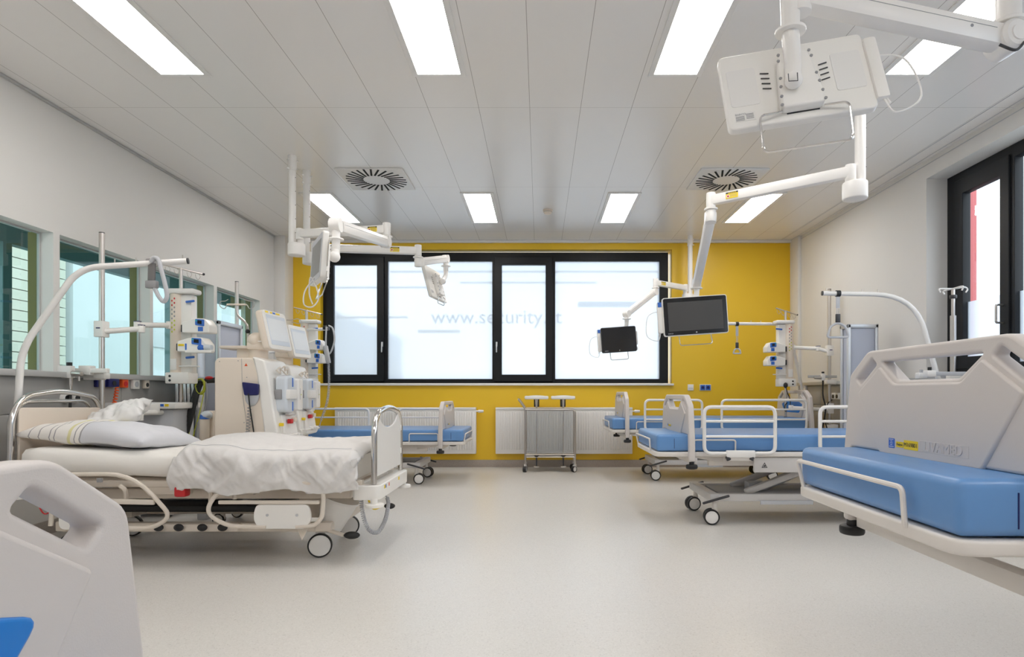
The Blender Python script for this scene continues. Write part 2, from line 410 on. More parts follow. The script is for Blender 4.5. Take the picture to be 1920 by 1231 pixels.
w = struct('window_7', MB().plate(rect(-1.9, 1.6, rz0, rz1), .07, (xg+.035, 0, 0), (0, 1, 0), (0, 0, 1), holes=[rect(-1.8, -.2, rz0+.1, rz1-.1), rect(-.1, 1.5, rz0+.1, rz1-.1)], bev=.003), M['frame'])  # window added out of view towards the camera to boost side light
MB().box(xg+.04, xg+.046, -1.81, 1.51, zf, rz1-.09, 0).build('clear_pane', M['glassc'], w)
MB().box(xg+.04, xg+.046, -1.81, 1.51, rz0+.09, zf, 0).build('frosted_pane', M['frost'], w)
one('red_facade', MB().box(xg+1.2, xg+1.5, 7.0, 7.4, -1, 4.2, .01), M['redout'], 'dark red facade strip seen outside the tall right window', 'facade', (xg+1.3, 7.2, 0))
# back window: frame with two opening sashes and two fixed panes
yw = YB+.10
def wxy(px, py): q = P(px, py, yw); return (q[0], q[2])
def wr(x0, y0, x1, y1):
    a = wxy(x0, y1); b = wxy(x1, y0); return rect(a[0], b[0], a[1], b[1])
outer = rect(nx0-.0, nx1-.03, nz0+.005, nz1-.02)
w = struct('window_5', MB().plate(outer, .08, (0, yw+.04, 0), (1, 0, 0), (0, 0, 1), holes=[wr(618, 487, 718, 712), wr(727, 489, 923, 710), wr(932, 487, 1032, 712), wr(1041, 489, 1237, 710)], bev=.004), M['frame'])
for (a, b, px) in ((613, 721, 716), (927, 1036, 931)):
    s_ = MB().plate(wr(a, 482, b, 715), .07, (0, yw-.005, 0), (1, 0, 0), (0, 0, 1), holes=[wr(a+14, 497, b-13, 702)], bev=.006).build('sash', M['frame'], w)
    q = P(px, 648, yw-.06)
    MB().box(q[0]-.012, q[0]+.012, q[1], q[1]+.02, q[2]-.01, q[2]+.055, .004).beam((q[0], q[1]-.01, q[2]+.045), (q[0], q[1]-.015, q[2]-.09), .018, .014, .005, (0, 1, 0)).build('handle', M['alu'], s_)
    MB().plate(wr(a+13, 496, b-12, 703), .008, (0, yw+.01, 0), (1, 0, 0), (0, 0, 1), bev=0).build('frosted_pane', M['frost'], s_)
MB().plate(wr(725, 487, 925, 712), .008, (0, yw+.03, 0), (1, 0, 0), (0, 0, 1), bev=0).build('frosted_pane', M['frost'], w)
MB().plate(wr(1039, 487, 1239, 712), .008, (0, yw+.03, 0), (1, 0, 0), (0, 0, 1), bev=0).build('frosted_pane', M['frost'], w)
struct('trim_4', MB().box(nx0-.06, nx1+.02, YB-.035, YB+.1, nz0-.03, nz0-.0, .006), M['white'])
# what stands outside that window (blurred by the frosting)
yo = YB+1.9
m = MB().use(M['bldg']).box(-7, 7, yo+.02, yo+.2, -1, 1.2, 0)
m.use(M['txt'])
tx = P(930, 593, yo)
m.text('www.security.at', .34, (tx[0], yo-.05, tx[2]), (1, 0, 0), (0, 0, 1), ext=.01)
m.use(M['band'])
for (a, b, y, hh) in ((780, 860, 619, 5), (727, 1237, 505, 3), (860, 1120, 526, 3), (560, 800, 535, 3), (560, 760, 592, 3)):
    p, q = P(a, y, yo), P(b, y, yo); m.box(p[0], q[0], yo-.03, yo, p[2]-hh*.005, p[2]+hh*.005, 0)
m.use(M['bandblue']); p, q = P(1085, 567, yo), P(1200, 567, yo); m.box(p[0], q[0], yo-.03, yo, p[2]-.05, p[2]+.04, 0)
m.use(M['band'])
for px in (720, 1240): p = P(px, 0, yo); m.box(p[0]-.02, p[0]+.02, yo-.03, yo+.01, -1, 3.4, 0)
one('street_building', m, M['bldg'], 'pale outdoor structure with blurred web address behind the frosted back window', 'building', (0, yo, 0))

# ------------------------------------------------------------------ ceiling lights, vents, detector
lampx = [(-2.314, 'left outermost'), (-.652, 'left middle'), (.879, 'right middle'), (2.38, 'right outermost')]
rows = [(6.19, 7.23, 'rear row'), (2.83, 3.87, 'front row'), (-.53, .51, 'row above the camera')]
rowlab = {0: ['short-looking ceiling light panel behind the left pair of ceiling columns', 'rear ceiling light panel left of the smoke detector', 'rear ceiling light panel right of the smoke detector', 'rear ceiling light panel beside the right-hand ceiling monitor arm'],
          1: ['large front ceiling light panel nearest the left wall', 'large front ceiling light panel, left of the two central ones', 'large front ceiling light panel, right of the two central ones', 'front ceiling light panel crossed by the near white monitor arm'],
          2: ['ceiling light panel above the camera nearest the left wall', 'ceiling light panel above the camera left of centre', 'ceiling light panel above the camera right of centre', 'ceiling light panel above the camera nearest the right wall']}
for ri, (y0, y1, rn) in enumerate(rows):
    for li, (x, ln) in enumerate(lampx):
        hw = .138
        t = thing('ceiling_light', rowlab[ri][li], 'ceiling light', (x, (y0+y1)/2, H), 0, 'ceiling light panels')
        hl = (y1-y0)/2
        MB().plate(rect(-hw-.036, hw+.036, -hl-.03, hl+.03), .008, (0, 0, -.005), holes=[rect(-hw, hw, -hl, hl)], bev=.002).build('frame', M['white'], t)
        MB().box(-hw+.001, hw-.001, -hl+.001, hl-.001, -.006, -.001, 0).build('diffuser', M['lamp'], t)
for x, lb in ((-1.575, 'square swirl air vent in the ceiling left of centre'), (1.80, 'square swirl air vent in the ceiling right of centre')):
    t = thing('ceiling_vent', lb, 'air vent', (x, 5.77, H), 0, 'swirl ceiling vents')
    MB().box(-.315, .315, -.28, .28, -.016, -.001, .004).build('plate', M['white'], t)
    for k in range(26):
        a = 2*PI*k/26; c, s_ = math.cos(a), math.sin(a); tw = a+.35
        b = MB(); p = V((.125*c, .125*s_, -.017)); q = V((.125*c+.165*math.cos(tw), .125*s_+.165*math.sin(tw), -.017))
        b.beam(p, q, .018, .003, 0).build('slot', M['ventdark'], t)
m = MB().cyl((0, 0, 0), (0, 0, -.02), .055, .055).cyl((0, 0, -.02), (0, 0, -.05), .048, .036, bev=.005)
t = thing('smoke_detector', 'small round white smoke detector on the ceiling near the yellow wall', 'smoke detector', (.09, 6.75, H-.001)); m.build('housing', M['cream'], t)
MB().cyl((0, 0, -.023), (0, 0, -.027), .05, .05).build('sensor_ring', M['grey'], t)

# ------------------------------------------------------------------ wall panels with sockets
def wallpanel(name, x0, x1, y0, y1, side):
    m = MB(); z = .52
    for (a, b) in ((.52, .86), (.864, 1.12)):
        yy = y0
        while yy < y1-.01:
            m.box(x0, x1, yy, min(yy+1.15, y1)-.004, a, b, .002); yy += 1.15
    struct(name, m, M['wainscot'])
wallpanel('trim_5', XL, XL+.03, 1.5, 7.8, 1); wallpanel('trim_6', XR-.03, XR, 1.5, 7.8, -1)
struct('trim_7', MB().box(XL+.0, XL+.07, 1.5, 7.84, 1.115, 1.155, .004), M['ledge'])
struct('trim_8', MB().box(XR-.07, XR, 1.5, 7.84, 1.10, 1.14, .004), M['ledge'])
def at_left(px, py): d = (XL+.03)*F/(px-VX); return P(px, py, d)
def at_right(px, py): d = (XR-.03)*F/(px-VX); return P(px, py, d)
def socket(px, py, w, h, m1, m2, label, name='wall_socket', grp=None, t_=.03, side=1):
    q = at_left(px, py) if side > 0 else at_right(px, py)
    T = TH(name, label, 'socket', q, grp); x = q[0]
    T.part('housing', MB().box(x if side > 0 else x-t_, x+t_ if side > 0 else x, q[1]-w/2, q[1]+w/2, q[2]-h/2, q[2]+h/2, .006), m1)
    xf = x+side*(t_+.001)
    T.part('insert', MB().cyl((xf-side*.004, q[1], q[2]-.005), (xf+side*.002, q[1], q[2]-.005), min(w, h)*.3), m2)
socket(184, 717, .10, .07, M['bluedark'], M['black'], 'navy blue multi socket on grey panel left of steel pole')
socket(205, 717, .12, .07, M['bluedark'], M['black'], 'black and navy power socket on grey panel right of steel pole', t_=.04)
socket(229, 718, .07, .075, M['orange'], M['red'], 'orange red socket on the grey panel under the interior windows')
socket(250, 719, .08, .09, M['white'], M['greyl'], 'larger white socket between the orange socket and small one')
socket(270, 720, .06, .075, M['cream'], M['black'], 'small cream socket on the grey panel, rightmost of the left row')
q = at_left(205, 722); T = TH('coiled_hose', 'orange coiled hose hanging from the navy socket', 'hose', q)
T.part('coil', MB().coil([q+V((.05, .02, -.02)), q+V((.06, -.02, -.12)), q+V((.05, -.06, -.25)), q+V((.05, -.08, -.4))], .012, .006, 16), M['orange'])
for i, px in enumerate((1560, 1567, 1574)):
    socket(px, 742, .075, .075, M['white'], M['dark'], ['round white socket with dark centre, left of three on right panel', 'round white socket with dark centre, middle of three on right panel', 'round white socket with dark centre, right of three on right panel'][i], side=-1)
q = P(1513, 726, 7.7); q = at_right(1512, 724)
socket(1512, 724, .06, .10, M['white'], M['greyl'], 'tall white switch plate on the right panel near the corner', side=-1)
T = TH('wall_socket', 'small white socket on the yellow wall beneath the window corner', 'socket', P(1295, 726, YB-.01))
q = T.base; T.part('housing', MB().box(q[0]-.04, q[0]+.04, YB-.014, YB-.001, q[2]-.042, q[2]+.042, .004), M['white']); T.part('label_strip', MB().box(q[0]-.03, q[0]+.03, YB-.016, YB-.013, q[2]-.015, q[2]-.005, .001), M['greyl'])
T = TH('wall_socket', 'blue double power socket on the yellow wall', 'socket', P(1322.5, 726, YB-.01))
q = T.base; T.part('housing', MB().box(q[0]-.077, q[0]+.077, YB-.014, YB-.001, q[2]-.042, q[2]+.042, .004), M['white'])
for s_ in (-1, 1):
    e = T.part('socket_insert', MB().box(q[0]+s_*.036-.033, q[0]+s_*.036+.033, YB-.018, YB-.013, q[2]-.035, q[2]+.035, .003), M['bluekey'])
    T.part('socket_hole', MB().cyl((q[0]+s_*.036, YB-.0185, q[2]), (q[0]+s_*.036, YB-.0195, q[2]), .02), M['bluedark'], e)

# ------------------------------------------------------------------ radiators
def radiator(x0, x1, label):
    z0, z1 = .188, .80; y1 = YB-.03; y0 = y1-.085
    T = TH('radiator', label, 'radiator', ((x0+x1)/2, y0, 0), 'white panel radiators under the back window')
    m = MB().box(x0, x1, y0+.01, y1, z0, z1, .008)
    n = int((x1-x0-.06)/.033)
    for k in range(n):
        x = x0+.03+(k+.5)*(x1-x0-.06)/n
        m.box(x-.0095, x+.0095, y0-.002, y0+.02, z0+.055, z1-.05, .005)
    T.part('panel', m, M['white'])
    T.part('top_grille', MB().box(x0, x1, y0-.001, y1, z1-.02, z1+.012, .005), M['white'])
    T.part('thermostat_valve', MB().cyl((x1, (y0+y1)/2-.02, z1-.04), (x1+.03, (y0+y1)/2-.02, z1-.04), .011).cyl((x1+.03, (y0+y1)/2-.02, z1-.04), (x1+.10, (y0+y1)/2-.02, z1-.04), .022, .018, bev=.004), M['white'])
    for x in (x0+.25, x1-.25): T.part('bracket', MB().box(x-.02, x+.02, y1, YB-.001, z0+.05, z1-.1, .002), M['white'])
radiator(-2.75, -.855, 'long white ribbed radiator behind the far left bed')
radiator(-.593, 1.245, 'white ribbed radiator behind the two-lid steel trolley')

# ------------------------------------------------------------------ hospital bed (blue mattress, plastic end boards)
def castor(name, x, y, r, root, twin=True, head=.2, ang=0.0):
    mx = Matrix.Translation((x, y, 0)) @ Matrix.Rotation(ang, 4, 'Z')
    w = .018 if twin else .022
    m = MB(mx).cyl((0, 0, r*1.1), (0, 0, head), .018).box(-.02, .02, -.012, .012, r*.9, r*2.15, .006)
    c = m.build(name, M['bedmetal'], root)
    for s_ in ((-1, 1) if twin else (0,)):
        yy = s_*.024; xo = -.025
        tyre = MB(mx)
        prof = [(yy-w*.9, r*.80), (yy-w, r*.92), (yy-w*.6, r), (yy+w*.6, r), (yy+w, r*.92), (yy+w*.9, r*.80)]
        N = 28; vs = []; fs = []
        for j in range(N):
            a = 2*PI*j/N
            for (py_, rr) in prof: vs.append((xo+rr*math.cos(a), py_, r+rr*math.sin(a)))
        k = len(prof)
        for j in range(N):
            for i in range(k-1): fs.append([j*k+i, j*k+i+1, ((j+1) % N)*k+i+1, ((j+1) % N)*k+i])
        tyre.add(vs, fs); wheel = tyre.build('tyre', M['black'], c)
        MB(mx).cyl((xo, yy-w*.85, r), (xo, yy+w*.85, r), r*.83, n=28, bev=.003).build('hub_cover', M['white'], c)
    return c
def inset(pts, d):
    n = len(pts); out = []; A = sum(pts[i-1][0]*pts[i][1]-pts[i][0]*pts[i-1][1] for i in range(n)); sg = 1 if A > 0 else -1
    for i in range(n):
        a, p, b = V(pts[i-1]), V(pts[i]), V(pts[(i+1) % n]); e1, e2 = (p-a).normalized(), (b-p).normalized()
        n1, n2 = V((-e1.y, e1.x))*sg, V((-e2.y, e2.x))*sg; m_ = n1+n2; q = m_/max(.25, m_.length_squared)*2
        out.append(tuple(p+q*d))
    return out
def board(root, name, x, Wd, T_, m_, zb, face, inlay=False, text=None, feet=True):
    # an end board standing in the YZ plane at x: face=-1 means the shaped face looks to -x
    k = Wd/.44; n = lambda y, z: (y*k, z)
    zt_ = T_
    out = [n(-.32, zt_), n(.32, zt_), n(.44, zt_-.078), n(.485, m_-.02), n(.49, zb), n(.445, zb), n(.43, m_+.0), n(-.43, m_+.0), n(-.445, zb), n(-.49, zb), n(-.485, m_-.02), n(-.44, zt_-.078)]
    rad = [.02, .02, .02, .02, .015, .01, .01, .01, .01, .015, .02, .02]
    outr = rc(out, rad); 
    h1 = rc([n(-.232, zt_-.040), n(.232, zt_-.040), n(.140, zt_-.102), n(-.140, zt_-.102)], .010)
    h2 = rc([n(.290, zt_-.026), n(.394, zt_-.092), n(.366, zt_-.113), n(.264, zt_-.048)], .008)
    h3 = [(-a, b) for a, b in h2]
    t = .045
    o = MB().plate(outr, t, (x, 0, 0), (0, 1, 0), (0, 0, 1), holes=[h1, h2, h3], bev=.009, res=4).build(name, M['board'], root, ang=50)
    pan = rc([n(-.372, zt_-.140), n(-.255, zt_-.068), n(-.235, zt_-.055), n(-.155, zt_-.112), n(.155, zt_-.112), n(.235, zt_-.055), n(.255, zt_-.068), n(.372, zt_-.140), n(.235, m_-.005), n(-.235, m_-.005)], .012)
    MB().plate(pan, .016, (x+face*(t/2-.001), 0, 0), (0, 1, 0), (0, 0, 1), bev=.007, res=3).build('raised_panel', M['board'], o, ang=50)
    if inlay:
        il = rc([n(-.20, zt_-.135), n(.20, zt_-.135), n(.29, zt_-.165), n(.20, zt_-.265), n(-.20, zt_-.265), n(-.29, zt_-.165)], .022)
        MB().plate(il, .014, (x+face*(t/2+.004), 0, 0), (0, 1, 0), (0, 0, 1), bev=.005).build('blue_inlay', M['blueinlay'], o)
    if feet:
        for s_ in (-1, 1):
            b = MB().cyl((x, s_*.467*k, zb-.052), (x, s_*.467*k, zb-.019), .042, bev=.009, n=24)
            b.cyl((x, s_*.467*k, zb-.02), (x, s_*.467*k, zb+.01), .018).build('bumper', M['black'], o)
        MB().box(x-.02+.02, x+.05, -.44*k, .44*k, zb-.02, zb+.03, .006).build('crossbar', M['bedmetal'], o)
    return o
def hospital_bed(label, loc, rz, m_, xb=.20, T=None, zb=None, L=2.2, rails=(), inlay_foot=False, hoop=True, stickers=False, W=.42, th=.125, far_only=False, headinlay=True, base0=.46, base1=1.80, side_cover=True, name='hospital_bed'):
    T = T or m_+.31; zb = zb or m_-.2
    r = thing(name, label, 'hospital bed', loc, rz, 'hospital beds')
    # mattress
    b = bmesh.new(); bmesh.ops.create_cube(b, size=1)
    for v in b.verts: v.co = V((L/2+v.co.x*L, v.co.y*2*W, m_-th/2+v.co.z*th))
    bmesh.ops.bevel(b, geom=b.edges[:], offset=.022, segments=4, profile=.5, affect='EDGES')
    mt = MB().bm(b).build('mattress', M['blue'], r)
    sm = MB()
    for s_ in (-1, 1):
        for x_ in (.13,): sm.box(x_-.0015, x_+.0015, s_*W-.002, s_*W+.002, m_-th+.02, m_-.03, .0008)
    sm.build('seam', M['bluedark'], mt)
    # lying surface frame
    zf = m_-th-.004
    fr = MB()
    fr.plate(rc([(-.012, -W-.012), (L+.02, -W-.012), (L+.02, W+.012), (-.012, W+.012)], [.06, .02, .02, .06]), .036, (0, 0, zf-.018), holes=[rect(.09, L-.1, -W+.08, W-.08)], bev=.008)
    for x_ in (.7, 1.3): fr.box(x_, x_+.06, -W, W, zf-.03, zf, .004)
    fr.build('mattress_frame', M['bedmetal'], r, ang=50)
    pl = MB()
    for a, c in ((.1, .68), (.72, 1.28), (1.32, L-.12)): pl.box(a, c, -W+.07, W-.07, zf-.02, zf-.001, .004)
    pl.build('mattress_platform', M['basegrey'], r)
    if hoop:
        zz = zf-.01
        MB().tube(rpath([(-.004, W-.04, zz), (-.022, W-.03, m_-.045), (-.022, -W+.17, m_-.045), (-.015, -W+.17, zz)], .02), .007, 8).build('foot_hoop', M['bedmetal'], r)
        for s_ in (-1, 1):
            MB().tube(rpath([(.27, s_*(W+.008), zz), (.27, s_*(W+.014), m_-.04), (.58, s_*(W+.014), m_-.04), (.58, s_*(W+.008), zz)], .02), .006, 8).build('side_hoop', M['bedmetal'], r)
    board(r, 'footboard', xb+.022, W+.02, T, m_, zb, -1, inlay=inlay_foot)
    board(r, 'headboard', L+.03, W+.02, T+.02, m_-.03, zb+.03, -1, inlay=headinlay, feet=False)
    MB().box(xb+.2, L-.05, -.28, -.23, zf-.12, zf-.05, .005).box(xb+.2, L-.05, .23, .28, zf-.12, zf-.05, .005).box(L-.1, L-.02, -.4, .4, zf-.11, zf-.05, .005).beam((xb+.06, -.34, zb+.04), (xb+.32, -.25, zf-.08), .05, .04).beam((xb+.06, .34, zb+.04), (xb+.32, .25, zf-.08), .05, .04).build('upper_chassis', M['bedmetal'], r)
    if side_cover:
        for s_ in (-1, 1):
            MB().box(.72, 1.55, s_*(W-.015)-.012, s_*(W-.015)+.012, zf-.155, zf-.04, .02).build('side_cover', M['basegrey'], r)
        mk = MB().use(M['dark'])
        for s_ in (-1,):
            y = s_*(W-.015)-.0135; cx, cz = .80, zf-.10
            mk.plate([(-.022, -.018), (.022, -.018), (0, .022)], .001, (cx, y, cz), (1, 0, 0), (0, 0, 1), holes=[[(-.016, -.014), (.016, -.014), (0, .014)]], bev=0)
            mk.box(cx-.008, cx+.008, y-.0005, y+.0005, cz-.010, cz-.004, 0).box(cx-.002, cx+.006, y-.0005, y+.0005, cz-.004, cz+.002, 0)
        mk.build('warning_triangle', M['dark'], r)
    # base
    bs = MB(); zc = .205; bw = .27
    bs.box(base0, base1, -bw-.03, -bw+.03, zc-.028, zc+.028, .006).box(base0, base1, bw-.03, bw+.03, zc-.028, zc+.028, .006)
    for x_ in (base0, base1): bs.box(x_-.035, x_+.035, -bw-.05, bw+.05, zc-.03, zc+.032, .008)
    bs.build('base_frame', M['basegrey'], r)
    MB().box(base0+.07, base1-.07, -.2, .2, zc-.015, zc+.02, .004).build('base_tray', M['grey'], r)
    zu = zf-.09
    for s_ in (-1, 1):
        MB().beam((base0+.28, s_*.17, zc+.02), (base0+.95, s_*.17, zu), .05, .05, .012).build('lifting_arm', M['basegrey'], r)
        MB().beam((base1-.15, s_*.13, zc+.02), (base0+.55, s_*.13, zu), .04, .045, .012).build('lifting_arm', M['basegrey'], r)
    MB().cyl((base0+.45, 0, zc+.02), (base1-.3, 0, zu+.01), .035).box(base0+.35, base0+.5, -.06, .06, zc, zc+.08, .01).build('lift_motor', M['greyl'], r)
    for x_, dx in ((base0, -.01), (base1, .0)):
        for s_ in (-1, 1):
            castor('castor', x_+dx+.02, s_*(bw+.01), .059, r, True, zc, 0.15*s_)
            MB().beam((x_-.10, s_*(bw+.075), zc-.035), (x_+.10, s_*(bw+.085), zc+.025), .025, .018, .008).build('brake_pedal', M['dark'], r)
    MB().box(base0+.35, base0+.75, -bw-.045, -bw-.03, zc-.05, zc-.02, .003).build('accessory_rail', M['greyl'], r)
    # side rails: (side, x0, x1)
    for (s_, x0, x1, bars) in rails:
        y = s_*(W+.045); zt_ = m_+.205; z0 = m_-.135
        o = MB().tube(rpath([(x0, y, z0), (x0, y, zt_), (x1, y, zt_), (x1, y, z0), ], [0, .06, .06, 0]) if False else rc3([(x0, y, z0), (x0, y, zt_), (x1, y, zt_), (x1, y, z0)], .055), .0135, 10, closed=True).build('side_rail', M['white'], r)
        for zz in bars: MB().cyl((x0+.008, y, z0+(zt_-z0)*zz), (x1-.008, y, z0+(zt_-z0)*zz), .010, n=8).build('rail_bar', M['white'], o)
        xm = (x0+x1)/2
        lt = MB().box(xm-.10, xm+.11, y-.02, y+.012, z0-.03, z0+.022, .006); lb = lt.build('rail_latch', M['white'], o)
        for e in (-.08, .08):
            MB().cyl((xm+e, y-.005, z0-.05), (xm+e*1.2, y-.005, z0-.02), .018, .014, bev=.004).build('latch_knob', M['dark'], o)
        MB().box(xm-.09, xm+.10, y+.01*s_, y-s_*.05, z0-.055, z0-.02, .006).build('latch_mount', M['bedmetal'], o)
    return r
def rc3(pts, r, n=5):
    out = []; k = len(pts); pts = [V(p) for p in pts]
    for i in range(k):
        p, a, b = pts[i], pts[i-1], pts[(i+1) % k]; da, db = (a-p).normalized(), (b-p).normalized()
        pa, pb = p+da*r, p+db*r
        for j in range(n+1):
            t = j/n; out.append((1-t)**2*pa+2*t*(1-t)*p+t*t*pb)
    return out
GA = (-1, .33, .85, (.34, .69)); GB = (-1, 1.2, 2.12, (.34, .69))
R2 = hospital_bed('blue mattress hospital bed in the middle of the right row, rails raised', (.868, 4.85, 0), 0, .695, xb=.225, T=.99, zb=.497, rails=[(-1, .34, .86, (.36, .69)), (-1, 1.19, 2.0, (.36, .69))], base0=.46, base1=1.80)
R1 = hospital_bed('blue mattress hospital bed furthest right, beside the yellow wall socket', (.82, 7.16, 0), 0, .720, xb=.14, T=1.018, zb=.50, rails=[(-1, .36, 1.0, (.36, .69)), (-1, 1.22, 2.17, (.36, .69))], base0=.53, base1=1.86)
R3 = hospital_bed('raised blue mattress hospital bed nearest the camera on the right', (.92, 1.71, 0), 0, .812, xb=.185, T=1.142, zb=.545, rails=[], W=.40, th=.13, base0=.98, base1=2.0, side_cover=False)
L2 = hospital_bed('blue mattress hospital bed on the left beneath the long radiator window', (-.83, 6.88, 0), PI, .605, xb=.215, T=.91, zb=.405, rails=[(-1, .38, .90, (.36, .69)), (-1, 1.27, 2.2, (.36, .69))], base0=.52, base1=1.85)
L0 = hospital_bed('low hospital bed with blue inlay end board, bottom left beside camera', (-.388, .35, 0), PI, .59, xb=.155, T=.927, zb=.38, rails=[], inlay_foot=True, headinlay=False, L=2.1, side_cover=False)
# markings on the near board of R3
fx = .185-.005-.014
def findpart(root, nm): return [c for c in root.children if c.name.split('.')[0] == nm][0]
fb = findpart(R3, 'footboard')
def lab(mb, name, parent): return mb.build(name, None, parent)
xf_ = .185-.0079
u_, v_ = (0, -1, 0), (0, 0, 1)
zl = .842
def sticker(yc, zc, w, h, bg, txt, size, tm, nm):
    mb = MB().use(bg).plate(rc([(-w/2, -h/2), (w/2, -h/2), (w/2, h/2), (-w/2, h/2)], .002), .0014, (xf_, yc, zc), u_, v_, bev=0)
    if txt:
        for i, tt in enumerate(txt): mb.text(tt, size, (xf_-.001, yc, zc+(len(txt)-1)*size*.42-i*size*.85), u_, v_, tm, .0003)
    mb.build(nm, None, fb)
sticker(.152, .8455, .030, .030, M['bluekey'], None, .012, M['white'], 'blue_sticker')
mb = MB().use(M['white'])
for k, wd in enumerate((.022, .010, .014, .010, .024)): mb.plate(rect(-wd/2, wd/2, -.0008, .0008), .0004, (xf_-.0011, .152, .857-k*.0055), u_, v_, bev=0)
mb.build('sticker_print', None, fb)
sticker(.110, .844, .036, .017, M['yel'], ['Dialyse'], .0105, M['dark'], 'yellow_sticker')
sticker(.056, .846, .066, .027, M['yel'], ['M169801'], .0175, M['dark'], 'number_sticker')
mb = MB().use(M['board']).plate(rect(-.099, .099, -.016, .016), .002, (xf_+.0006, -.083, .848), u_, v_, holes=[rect(-.0965, .0965, -.0135, .0135)], bev=.0006)
mb.text('LIVAMED', .0385, (xf_+.0004, -.083, .848), u_, v_, M['board'], .0018); mb.build('embossed_lettering', None, fb)
# tiny stickers on the other boards
for bed in (R2, R1, L2):
    f2 = findpart(bed, 'footboard'); dat = {R2.name: (.225, .72), R1.name: (.14, .745), L2.name: (.215, .635)}[bed.name]
    MB().use(M['bluekey']).box(dat[0]-.0165, dat[0]-.0145, .16, .185, dat[1]+.01, dat[1]+.028, 0).use(M['yel']).box(dat[0]-.0165, dat[0]-.0145, .07, .15, dat[1]+.01, dat[1]+.024, 0).build('sticker', None, f2)

# ------------------------------------------------------------------ trapeze bars
def partw(root, name, mb, m=None, parent=None):       # world coordinates -> a part of a placed (and turned) thing
    inv = (Matrix.Translation(root.location) @ Matrix.Rotation(root.rotation_euler[2], 4, 'Z')).inverted()
    mb.v = [tuple(inv @ V(p)) for p in mb.v]
    return mb.build(name, m, parent or root)
def trapeze(root, pts, r=.019, rad=.12):
    o = partw(root, 'trapeze_pole', MB().tube(rpath(pts, rad, 8), r, 14), M['white'])
    e = V(pts[-1]); d = (e-V(pts[-2])).normalized()
    partw(root, 'end_cap', MB().cyl(e-d*.004, e+d*.006, r*1.02), M['dark'], o)
    for k in (.03, .3, .42):
        p = e-d*k; partw(root, 'stop_pin', MB().cyl(p+V((0, 0, r*.8)), p+V((0, 0, r+.022)), .004, n=8), M['steel'], o)
def handle(label, top, drop, size=.09):
    top = V(top); T = TH('hanging_grip', label, 'trapeze handle', top)
    T.part('clamp', MB().tube([top+V((-.016, .0, 0)), top+V((.016, 0, 0))], .026, 16), M['black'])
    q = top+V((0, 0, -drop))
    T.part('strap', MB().beam(top+V((0, 0, -.02)), top+V((0, 0, -.02-drop*.42)), .032, .006, .002, (0, 1, 0)).tube([top+V((-.008, 0, -.02-drop*.4)), q+V((-.008, 0, .06))], .003, 6).tube([top+V((.010, 0, -.02-drop*.4)), q+V((.004, 0, .06))], .003, 6), M['greyl'])
    T.part('buckle', MB().box(q[0]-.018, q[0]+.018, q[1]-.01, q[1]+.01, q[2]+.0, q[2]+.07, .005), M['dark'])
    s = size
    pts = [q+V((0, 0, 0)), q+V((s*.7, 0, -s*.35)), q+V((s, 0, -s*1.35)), q+V((-s, 0, -s*1.35)), q+V((-s*.7, 0, -s*.35))]
    T.part('grip', MB().tube(rc3(pts, s*.3), .0095, 10, closed=True), M['greyl'])
    return T
c = 4.75
trapeze(R2, [P(1790, 800, 4.66), P(1757, 705, 4.66), P(1716, 553, 4.75), P(1542, 549.5, 4.85)], .0185, .3)
handle('grey triangular pull handle hanging over the middle right bed', P(1571, 550, 4.835), .235, .088)
trapeze(R1, [P(1512, 765, 7.2), P(1506, 740, 7.2), P(1478, 607, 7.15), P(1362, 606.5, 7.1)], .0185, .22)
handle('small grey pull handle hanging before the yellow wall', P(1382, 607, 7.1), .29, .045)
trapeze(L2, [P(520, 790, 6.95), P(528, 700, 6.95), P(546, 620, 6.95), P(616, 616, 6.9)], .0185, .22)
T = TH('coiled_handset', 'grey bed handset with coiled cord hanging at the left window edge', 'handset', P(617, 615, 6.85))
T.part('handle_loop', MB().tube(spline([P(612, 612, 6.84), P(611, 640, 6.84), P(613, 662, 6.84), P(620, 660, 6.84), P(627, 638, 6.84), P(624, 616, 6.84), P(616, 610, 6.84)], 6), .010, 8), M['greyl'])
T.part('clamp', MB().tube([P(607, 614.5, 6.905), P(612, 614.5, 6.90)], .026, 14), M['black'])
T.part('handset', MB().beam(P(610, 648, 6.8), P(616, 681, 6.8), .055, .03, .01, (0, 1, 0)), M['greyl'])
T.part('cord', MB().coil([P(616, 681, 6.8), P(617, 720, 6.8), P(613, 755, 6.7), P(602, 788, 6.6)], .011, .004, 40).tube(spline([P(602, 788, 6.6), P(597, 805, 6.6), P(592, 822, 6.6)], 4), .005, 6), M['greyl'])

T = TH('hanging_grip', 'grey strap and looped grip folded over the beige trapeze pole', 'trapeze handle', P(287, 490, 3.9))
q = P(286, 492, 3.91)
T.part('clamp', MB().tube([P(277, 492, 3.905), P(296, 491.5, 3.912)], .027, 16), M['strap'])
T.part('strap', MB().beam(P(285, 493, 3.88), P(284, 530, 3.88), .048, .012, .004, (0, 1, 0)), M['strap'])
T.part('buckle', MB().box(P(274, 0, 3.87)[0], P(295, 0, 3.87)[0], 3.855, 3.89, P(0, 540, 3.87)[2], P(0, 526, 3.87)[2], .006), M['grey'])
T.part('grip', MB().tube(spline([P(290, 540, 3.87), P(298, 556, 3.87), P(307, 565, 3.87), P(313, 555, 3.87), P(310, 535, 3.87), P(303, 508, 3.87), P(297, 487, 3.87), P(289, 483, 3.87), P(283, 491, 3.87)], 6), .0135, 10), M['greyl'])

